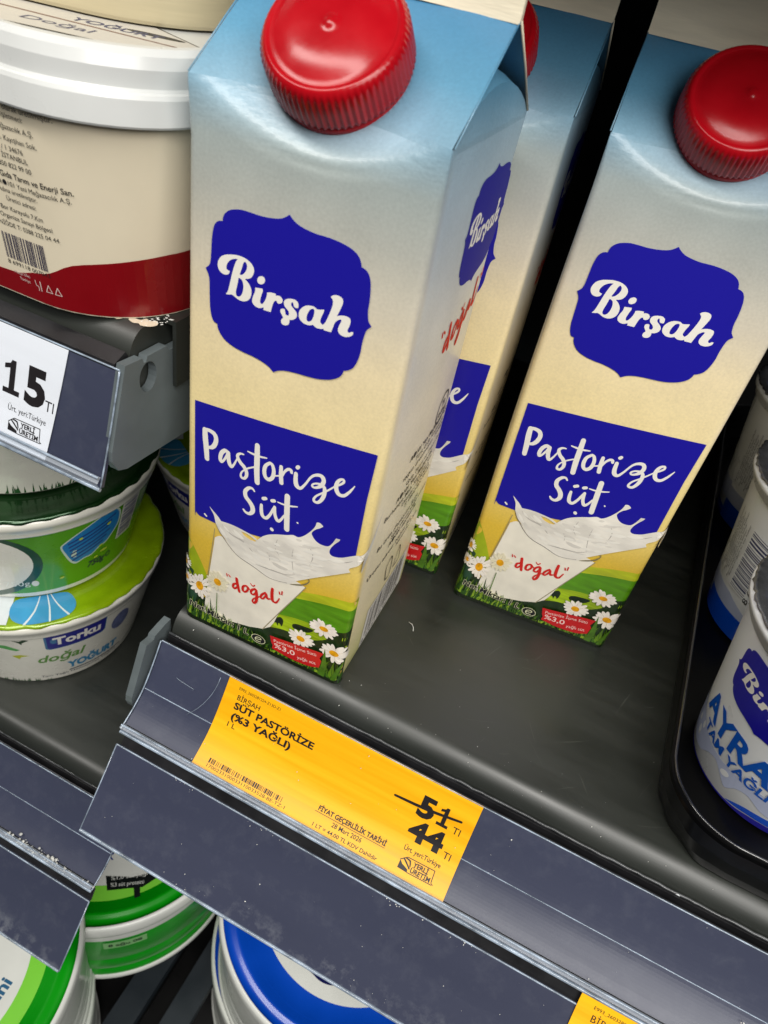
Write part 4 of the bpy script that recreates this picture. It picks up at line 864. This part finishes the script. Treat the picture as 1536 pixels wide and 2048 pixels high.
A.put([[(-112, -12), (-61, 0), (-26, 11.5), (-8, 30), (-60, 52), (-118, 34)]], mat('lid_label_edge', lin(26, 16, 18), .4))
A.put([[(-111, -11), (-61, .9), (-26.4, 12.3), (-9.4, 29.8), (-60, 51), (-117, 33)]], mat('lid_label', lin(196, 192, 184), .35))
A.put(stroke([(-90, 14, 1.6), (-24, 27, 1.2)], 2), mat('lid_brown', lin(110, 74, 66), .4))
A.put([ell(-36, 34, 9, 2.2, 20, .26)], BLACK_INK, same=True)
A.put(text('YOĞURT', -58, 23, 5, 27, rot=.27, bold=.02)+text('Doğal', -62, 9, 5, 20, rot=.26), mat('lid_blue', lin(50, 56, 96), .4), tris=True)
mb.build('lid', t)
t2 = thing('yogurt_pail', 'beige pail stacked on the white lid of another pail, only its lower side showing', 'pail', (.8, 43, 74.3), .25, 'pails on the upper left shelf')
BEI = mat('beige_plastic', lin(196, 184, 150), .4, coat=.1, var=.12, vscale=12, stretch=(1, 1, 22))
mb = MB(); R_ = rr_loft(mb, [(-6, 123.4), (-5, 123), (-4.6, 124)]+[(-4.4+6*i/6, 126+60*i/6) for i in range(7)], BEI, -215, PX1-8, PYF+10, 140, 36)
mb.add(R_[0], [list(range(len(R_[0])))[::-1]], BEI); mb.build('pail_body', t2)
mb = MB(); R_ = rr_loft(mb, [(3.4, 186), (4.2, 186), (4, 204), (-4, 206)], WPLAS, -215, PX1-8, PYF+10, 140, 36)
mb.add(R_[-1], [list(range(len(R_[-1])))], WPLAS); mb.build('lid', t2)

# ------------------------------------------------------------------ round yogurt tubs, left
TUBW = mat('tub_white', lin(222, 220, 208), .25, coat=.35, var=.05, vscale=40)
TUBG = mat('tub_green', lin(78, 146, 20), .25, coat=.4, var=.18, vscale=30)
FOILG = mat('foil_dark_green', lin(24, 60, 26), .18, metal=.55, coat=.4, var=.3, vscale=60, bump=.35, bscale=140)
FOILL = mat('foil_lime', lin(132, 164, 8), .22, metal=.15, coat=.4, var=.22, vscale=60, bump=.2, bscale=160)
DIM = mat('tub_ink_navy', lin(24, 26, 128), .3, coat=.3)
CY, R0, RT, HT = 66., 50., 68., 66.
def tubr(z): return R0+(RT-R0)*z/HT
def tub_f(u, v, off=0.):        # u in degrees round the tub, v height
    a = math.radians(u); r = tubr(v)+off; return (r*math.sin(a), -r*math.cos(a), v)
def foil_f(u, v, off=0.):       # u degrees, v radius on the lid
    a = math.radians(u); return (v*math.sin(a), -v*math.cos(a), 66.4+off)
def deg(x, k=.83): return x/k*1.0
def dtext(s_, u, v, h, w, **k):
    """lettering round a tub: width given in degrees"""
    t = text(s_, 0, 0, h, w, **k); return [[(u+a, v+b) for a, b in q] for q in t]
def tub(label_, loc, kind, rz=0):
    t = thing('yogurt_tub', label_, 'yogurt tub', loc, rz, 'round yogurt tubs stacked on the left shelf')
    body = TUBG if kind == 'green' else TUBW
    mb = MB(); mb.lathe([(R0-3, 0), (R0-.6, .2), (R0, 1.4)], TUBW, 120, close_bottom=True)
    mb.lathe([(tubr(z), z) for z in (1.4, 3, 4.6)], TUBW, 120); mb.lathe([(tubr(z), z) for z in (4.6, 14, 28, 42, 54)], body, 120)
    mb.lathe([(tubr(54), 54), (tubr(54)+.9, 54.4), (tubr(54)+1.2, 55.2), (tubr(58)+.8, 59.2), (tubr(58)+1.6, 59.8), (tubr(60)+1.6, 63.5), (tubr(60)+.6, 64.3)], TUBW, 120)
    A = Art(mb, tub_f, grid=(3, 8))
    if kind == 'white':
        A.put([rr2(46, 38.6, 75, 56.0, 2.5)], mat('tub_blue_edge', lin(60, 110, 150), .3)); A.put([rr2(47, 39.2, 74.5, 55.4, 2.4)], DIM)
        A.put(dtext('Torku', 49.6, 43.2, 7.4, 22.5, bold=.04), WHITE_INK)
        A.put(dtext('doğal', 41, 24.5, 7.8, 24, shear=.25, bold=.02), mat('tub_leaf_ink', lin(92, 142, 60), .35), same=True)
        A.put(dtext('YOĞURT', 55, 11.8, 6.8, 31, bold=.05), mat('tub_sky_ink', lin(46, 128, 172), .35), same=True)
        A.put([ell(84.5, 40, 5.6, 8.4, 24)], mat('tub_seal', lin(96, 104, 142), .35, var=.4, vscale=300), same=True)
        A.put(dtext('Tam Yağlı Homojenize Yoğurt', 40, 5.4, 2.0, 47), mat('tub_small_ink', lin(24, 30, 60), .4), same=True)
        A.put([rect(56, 8.2, 90, 9.2)], mat('tub_small_ink', None), same=True)
        A.put([[(33, 53), (36, 52), (38, 53.4), (40, 52.4), (37, 50), (36.6, 48), (35.6, 50.4)]], mat('tub_bird', lin(30, 60, 34), .4), same=True)
        A.put([[(20, 50), (30, 47), (35, 42), (33, 41), (26, 45), (20, 46)]], mat('tub_leaf', lin(80, 160, 80), .35), same=True)
        A.put([[(30, 35), (34, 36), (38, 34.5), (34, 33.6), (33, 31)]], mat('tub_yellow', lin(180, 186, 30), .35), same=True)
        R = random.Random(4); B = []
        for i in range(70):
            u = R.uniform(-60, 46); B.append([(u-.5, 1.6), (u+.5, 1.6), (u+R.uniform(-1, 1), R.uniform(4, 9)*max(.35, 1-max(0, u-20)/40))])
        A.put(B, mat('tub_grass', lin(30, 78, 34), .4), same=True)
    if kind == 'green':
        A.put([ell(14, 31, 37, 30, 48)], mat('tub_deep_green', lin(10, 62, 34), .3, coat=.3))
        A.put([ell(13, 32, 34, 27, 48)], TUBW)
        A.put(dtext('750g', 31.5, 12.0, 4.4, 12)+[ell(46, 13.4, 1.8, 2.6, 14)], mat('tub_bright', lin(220, 222, 214), .3))
        A.put(dtext('750g', 72.5, 14.5, 4.6, 10.5, bold=.03, shear=.2), mat('tub_small_ink', None), same=True)
        A.put([ell(85, 17.2, 1.6, 2.3, 14)], mat('tub_small_ink', None), [ell(85, 17.2, 1.0, 1.5, 14)], same=True)
        A.put([smooth([(58.8, 40), (60, 43), (66, 48), (74, 53), (80, 55.6), (84, 55), (87.4, 50), (88, 42), (86.5, 37), (82, 30), (78, 28.5), (74, 25), (70, 24.6), (66, 22.8), (63, 26), (60.5, 33)], 3)], mat('tub_pale_edge', lin(190, 206, 190), .3))
        A.put([smooth([(59.6, 40), (61, 42.6), (66.5, 47.4), (74, 52.2), (80, 54.8), (83.4, 54.2), (86.6, 49.6), (87.2, 42), (85.8, 37.5), (81.6, 31), (77.6, 29.5), (74, 26), (70, 25.6), (66.4, 24.2), (63.8, 27), (61.4, 33.5)], 3)], mat('tub_blue', lin(28, 118, 178), .3, coat=.3))
        A.put([[(62+i*.4, 42-i*3.0), (84.5-i*.6-(i % 3), 51-i*3.4), (84.5-i*.6-(i % 3), 49.8-i*3.4), (62+i*.4, 40.9-i*3.0)] for i in range(6)], mat('tub_ink_blue', lin(26, 44, 120), .4))
        A.put([rect(88.5, 26, 100, 56)], TUBW); A.put(bars2(89.5, 27, 99, 55, 20, 8), mat('tub_barcode', lin(52, 56, 96), .4))
        R = random.Random(6)
        A.put([ell(R.uniform(48, 90), R.uniform(14, 52), R.uniform(.6, 1.7), .9, 10, .4) for i in range(7)], mat('tub_spark', lin(180, 200, 60), .4))
    mb.build('tub_body', t)
    mb = MB(); n = 180; foil = FOILG if kind == 'green' else FOILL
    P = []
    for r, z in [(RT-1.3, 63.4), (RT-.4, 64.4), (RT-.2, 65.2), (RT-2, 66.2), (RT-6, 66.3), (RT-8, 65.9), (RT-10, 66.3), (RT-20, 66.3), (RT-22, 65.8), (20, 65.8)]:
        P.append([((r+(.5*math.sin(i*.9)*math.sin(i*.37) if r > RT-2.5 else 0))*math.sin(2*math.pi*i/n), -(r+(.5*math.sin(i*.9) if r > RT-2.5 else 0))*math.cos(2*math.pi*i/n), z+(.35*math.sin(i*1.3) if r > RT-1.5 else 0)) for i in range(n+1)])
    mb.grid(P, foil, True); mb.add(P[-1][:-1], [list(range(n))], foil)
    if kind == 'white':
        A = Art(mb, foil_f, grid=(4, 4))
        A.put([rect(-60, 46.5, 33, 65.8)], mat('lid_white', lin(214, 222, 224), .2, coat=.4, var=.06, vscale=50))
        FB = mat('lid_flower', lin(66, 150, 196), .2, coat=.4, var=.15, vscale=60)
        A.put([smooth([(34, 50), (32.5, 57), (35, 63), (40, 66), (45, 66.3), (50, 66), (55, 65.6), (59, 64), (62, 61), (63.5, 56), (62, 50), (54, 48), (42, 48)], 3)], FB)
        A.put(stroke([(40, 66, 1), (44, 58, .8), (47, 48, .5)], 2)+stroke([(50, 66, .8), (51, 56, .7), (51, 48, .5)], 2)+stroke([(58, 64.5, .9), (55, 56, .7), (53, 48, .5)], 2), mat('lid_white', None))
    mb.build('foil_lid', t)
    return t
def rr2(x0, y0, x1, y1, r):
    o = []
    for cx, cy, a0 in ((x1-r, y1-r, 0), (x0+r, y1-r, 1), (x0+r, y0+r, 2), (x1-r, y0+r, 3)):
        for i in range(6): a = a0*math.pi/2+i*math.pi/10; o.append((cx+r*math.cos(a), cy+r*math.sin(a)))
    return o
def bars2(x0, y0, x1, y1, n, seed): return [[(y, x) for x, y in p] for p in bars(y0, x0, y1, x1, n, seed)]
w0 = tub('white yogurt tub with a lime foil lid, bottom of the stack on the left shelf', (-132.3, 44, -125), 'white')
g0 = tub('green yogurt tub with a blue patch and dark green foil lid, middle of the stack', (-133, 45, -125+67.2), 'green')
dup(w0, (-131, 46, -125+134.4), 1.7, 'yogurt tub standing on the dark green foil lid, behind the upper left rail')
dup(w0, (-90, 197, -125), -1.4, 'white yogurt tub standing on the shelf in deep shade behind the stack')

# ------------------------------------------------------------------ black tray with ayran cups, right
TRAY = mat('black_tray_film', (.0018, .0018, .002, 1), .30, spec=.16, coat=.04, bump=.4, bscale=38)
t = thing('cup_tray', 'glossy black wrapped tray holding the ayran cups at the right', 'tray', (0, 0, 0))
mb = MB(); TR = dict(x0=198, x1=380, y0=2, y1=330, R=26)
prof = [(0, .3), (1.2, 2), (3.2, 8), (5.2, 16), (6.2, 23.5), (6.0, 25), (4.8, 25.4), (3.8, 24.6), (2.8, 20), (0, 4.2), (-4, 2.2)]
rings = []
R = random.Random(2)
for j, (e, z) in enumerate(prof):
    rr = rrect(TR['x0']-e, TR['x1']+e, TR['y0']-e, TR['y1']+e, TR['R'], 24); k = len(rr); ring = []
    for i, (x, y) in enumerate(rr):
        w = .9*math.sin(i*.55+z*.12)*math.sin(i*.21+1.3)*(1 if 1 < z < 21 and j < 5 else .15); ring.append((x+w*(x-290)/90*.6, y+w*(-1 if y < 100 else 1)*.8, z))
    rings.append(ring)
for j in range(len(rings)-1): mb.add(rings[j]+rings[j+1], [(i, (i+1) % k, k+(i+1) % k, k+i) for i in range(k)], TRAY, True)
mb.add(rings[-1], [list(range(k))], TRAY)
rim = rings[6]; tube(mb, rim+[rim[0]], .45, mat('tray_edge', (.012, .012, .013, 1), .14, spec=1.0, coat=1.0), 6)
mb.build('tray_wall', t)
CUPW = mat('cup_white', lin(226, 228, 228), .30, coat=.3, var=.04, vscale=40)
CUPBLUE = mat('cup_blue', lin(6, 74, 190), .32, coat=.3, var=.08, vscale=60)
CUPGREY = mat('cup_wave', lin(176, 184, 208), .32, coat=.3, var=.06, vscale=60)
FOIL = mat('cup_foil', lin(120, 122, 124), .2, metal=.8, var=.3, vscale=150, bump=.35, bscale=260)
def cupr(z): return 31+(43.5-31)*(z-3)/79
def cup_f(u, v, off=0.):
    a = math.radians(u); r = cupr(v)+off; return (r*math.sin(a), -r*math.cos(a), v)
def make_cup(label_, loc, rz):
    t = thing('ayran_cup', label_, 'drink cup', loc, rz, 'ayran cups in the black tray')
    mb = MB(); mb.lathe([(29, 3.4), (30.4, 2.6), (cupr(4), 4), (cupr(30), 30), (cupr(60), 60), (cupr(74), 74)], CUPW, 96, close_bottom=True)
    mb.lathe([(cupr(74), 74), (cupr(74)+1.0, 74.4), (cupr(78)+1.0, 78), (cupr(80)+2.4, 79), (cupr(80)+2.6, 81), (cupr(80)+1.6, 82)], CUPW, 96)
    A = Art(mb, cup_f, grid=(3.5, 8))
    A.put([smooth([(-112, 3.2, 1), (112, 3.2, 1), (112, 6, 1), (10, 6.5), (-14, 6.2), (-28, 4.6), (-50, 3.9), (-112, 3.8, 1)], 4)], mat('cup_navy', lin(20, 16, 140), .32, coat=.3))
    A.put([smooth([(-34, 4.6, 1), (-26, 5.4), (-14, 6.6), (10, 6.8), (84, 6.4, 1), (84, 9, 1), (20, 10.5), (-4, 10.6), (-20, 9.2), (-28, 7.0)], 4)], CUPBLUE)
    A.put([smooth([(-112, 11, 1), (-96, 9), (-80, 7.5), (-68, 9), (-60, 13.5), (-52, 15.5), (-44, 12), (-38, 9.5), (-32, 14), (-24, 15.5), (-10, 12), (20, 13), (84, 15, 1), (84, 26, 1), (40, 24), (10, 22), (-20, 21.5), (-48, 18.6), (-66, 18.8), (-84, 21.5), (-112, 26, 1)], 4)], CUPGREY)
    A.put([rect(84.2, 3.2, 136, 15.5)], CUPBLUE); A.put([[(84.2, 15.5), (136, 15.5), (136, 19), (112, 24), (84.2, 24)]], CUPGREY, same=True)
    A.put([ell(-43, 15.2, 3.4, 1.6, 16, .2), ell(-79, 13, 2.2, 2.6, 16, .6), ell(-76, 18, 1.8, 2.0, 14), ell(-86, 16, 2.2, 1.6, 14)], CUPW)
    bad = [tuple([(q[0]-32.4)/26*33-40, (q[1]-149.6)*.62+57.5]+list(q[2:])) for q in A_badge]
    A.put([smooth(bad)], NAVY)
    f = lambda q: tuple([(q[0]-32.4)/26*33-40, (q[1]-149.6)*.62+57.5]+list(q[2:]))
    A.put([smooth([f(q) for q in o]) for o in A_name], WHITE_INK, [smooth([f(q) for q in o]) for o in A_name_holes])
    A.put(dtext('AYRAN', -83, 26.0, 10.8, 80, bold=.03), mat('cup_ayran_ink', lin(18, 84, 180), .32))
    A.put(dtext('TAM YAĞLI', -74, 19.6, 4.6, 58, bold=.025), mat('cup_ayran_ink', None), same=True)
    A.put([rect(108, 27, 128, 60)], CUPW, same=True); A.put(bars2(109, 28, 125, 60, 26, 4), mat('tub_barcode', None))
    tt = text('8 699118 011', 0, 0, 3.6, 34); A.put([[(129.4-b*1.2, 26+a) for a, b in q][::1] for q in tt], BLACK_INK, same=True)
    tx = []
    for i in range(8): tx += [[(88+i*2.4-b*1.1, 28+(i % 3)*2+a) for a, b in q] for q in text('Ayran yoğurt su tuz kültür', 0, 0, 1.4, 34-(i*7) % 9)]
    A.put(tx, mat('cup_small_ink', lin(40, 40, 56), .45))
    mb.build('cup_body', t)
    mb = MB(); n = 160; P = []
    for r, z in [(44.8, 81.6), (45.6, 82.4), (45.2, 83), (42.5, 83.1), (41.5, 82.6), (39.8, 81.9), (38.6, 81.5)]:
        P.append([((r+(.5*math.sin(i*1.7)*math.sin(i*.7) if r > 44 else 0))*math.sin(2*math.pi*i/n), -(r+(.5*math.sin(i*1.7)*math.sin(i*.7) if r > 44 else 0))*math.cos(2*math.pi*i/n), z+(.4*math.sin(i*2.1) if r > 44 else 0)) for i in range(n+1)])
    mb.grid(P, FOIL, True); mb.lathe([(38.6, 81.5), (38, 81.4), (.1, 81.4)], CUPBLUE, 80)
    mb.build('foil_lid', t); return t
c0 = make_cup('front ayran cup with the navy badge, in the black tray at the right edge', (237, 57, .6), 0)
dup(c0, (235, 147, .6), math.radians(-168), 'second ayran cup, turned so its barcode shows, behind the front cup')
dup(c0, (233, 237, .6), math.radians(-150), 'third ayran cup, deepest in the tray, at the right edge')

# ------------------------------------------------------------------ large tubs on the bottom deck
BGREEN = mat('bucket_green', lin(2, 140, 8), .3, coat=.25, var=.1, vscale=25)
BLIME = mat('bucket_lime', lin(120, 200, 60), .3, coat=.25, var=.06, vscale=25)
BBLUE = mat('bucket_blue', lin(4, 66, 176), .3, coat=.25, var=.12, vscale=25)
BWHITE = mat('bucket_white', lin(206, 208, 202), .32, coat=.2, var=.06, vscale=40)
def bucket(label_, loc, colour, rz=0, decor=None, group='large tubs on the bottom deck'):
    t = thing('large_tub', label_, 'large tub', loc, rz, group); H_ = 88
    mb = MB(); mb.lathe([(82, 0), (85, .5), (85.6, 1.5), (85.4, 5), (84.4, 6)], BWHITE, 120, close_bottom=True)
    mb.lathe([(84.4, 6), (84.2, 14), (83.6, 15), (84.2, 16.5), (84.2, 30), (83.8, 31), (84.2, 32), (84, 62)], colour if decor else BWHITE, 120); mb.lathe([(84, 62), (84.2, 63), (84, 78)], BWHITE, 120)
    if decor:
        A = Art(mb, lambda u, v, o: ((84.15+o)*math.sin(math.radians(u)), -(84.15+o)*math.cos(math.radians(u)), v), grid=(4, 9))
        A.put([rect(33, 50, 51, 59)], mat('date_patch', lin(120, 170, 110), .4)); A.put(dtext('8 ağu 08', 35, 52.6, 3.4, 14, bold=.03), mat('date_ink', lin(10, 24, 16), .4))
    mb.build('tub_body', t)
    mb = MB(); mb.lathe([(83.4, 76), (87, 76), (87.4, 78), (87.4, 86), (86.6, 88), (85, 88)], BWHITE, 140)
    mb.lathe([(85, 88), (84.4, 86.6), (80, 86.8), (78.5, 88), (76.5, 88), (75.2, 87), (73.5, 87), (72, 85.8), (60, 85.6)], colour, 140)
    inner = {'g': BLIME, 'b': BBLUE}['g' if colour is BGREEN else 'b']
    mb.lathe([(72.2, 86.0), (71, 85.6), (60, 85.6)], colour, 140); mb.lathe([(60, 85.62), (.1, 85.62)], BWHITE, 100)
    A = Art(mb, lambda u, v, o: (u, v, 85.65+o), grid=(8, 8))
    if colour is BGREEN:
        A.put([ell(0, 0, 71, 71, 80)], BLIME, [ell(0, 0, 60, 60, 80)])
        if decor:
            A.put([[(29, -45.6), (35.6, -52.2), (53, -40), (60, -25), (52, -30), (44, -38)], [(48, -42.5), (51, -40), (56, -46), (53, -48)]], mat('lid_black', lin(10, 16, 16), .4))
            A.put(text('%1,0 süt yağı', 33.5, -46.3, 2.6, 22, rot=.66)+text('%3 süt proteini', 36, -49.6, 2.4, 20, rot=.62), BWHITE)
            A.put(text('x', 22, -38, 7, rot=.5), mat('tub_ink_blue', None), same=True)
        else:
            A.put(text('proteini', 52, 17.5, 6.4, 34, 'R', rot=1.62, bold=.03), mat('lid_teal', lin(20, 84, 120), .4))
    else:
        A.put([smooth([(-40, -20), (-24, -38), (-20, -44), (-14, -50, 1), (-6, -50.5), (0, -52), (6, -51.5), (11, -49), (14, -44, 1), (26, -38), (40, -20), (30, 30), (-30, 30)], 3)], mat('lid_navy', lin(6, 8, 70), .35))
    mb.build('lid', t); return t
b0 = bucket('blue lidded tub with a white centre, below the middle of the long price rail', (101.8, 42.1, -338), BBLUE)
dup(b0, (96, 46, -338-88.5), .4, 'lower blue tub, its rim showing left of and under the upper blue lid')
g1 = bucket('bright green tub with a white and lime lid, in the bottom left corner', (-100, -108.5, -336), BGREEN)
dup(g1, (-98, -112, -336-88.5), .7, 'lower green tub under the bright green lid, in the bottom left corner')
g2 = bucket('shaded green tub with a black strip on its lid, between the rails', (-75.5, 26, -258-88), BGREEN, 0, True)
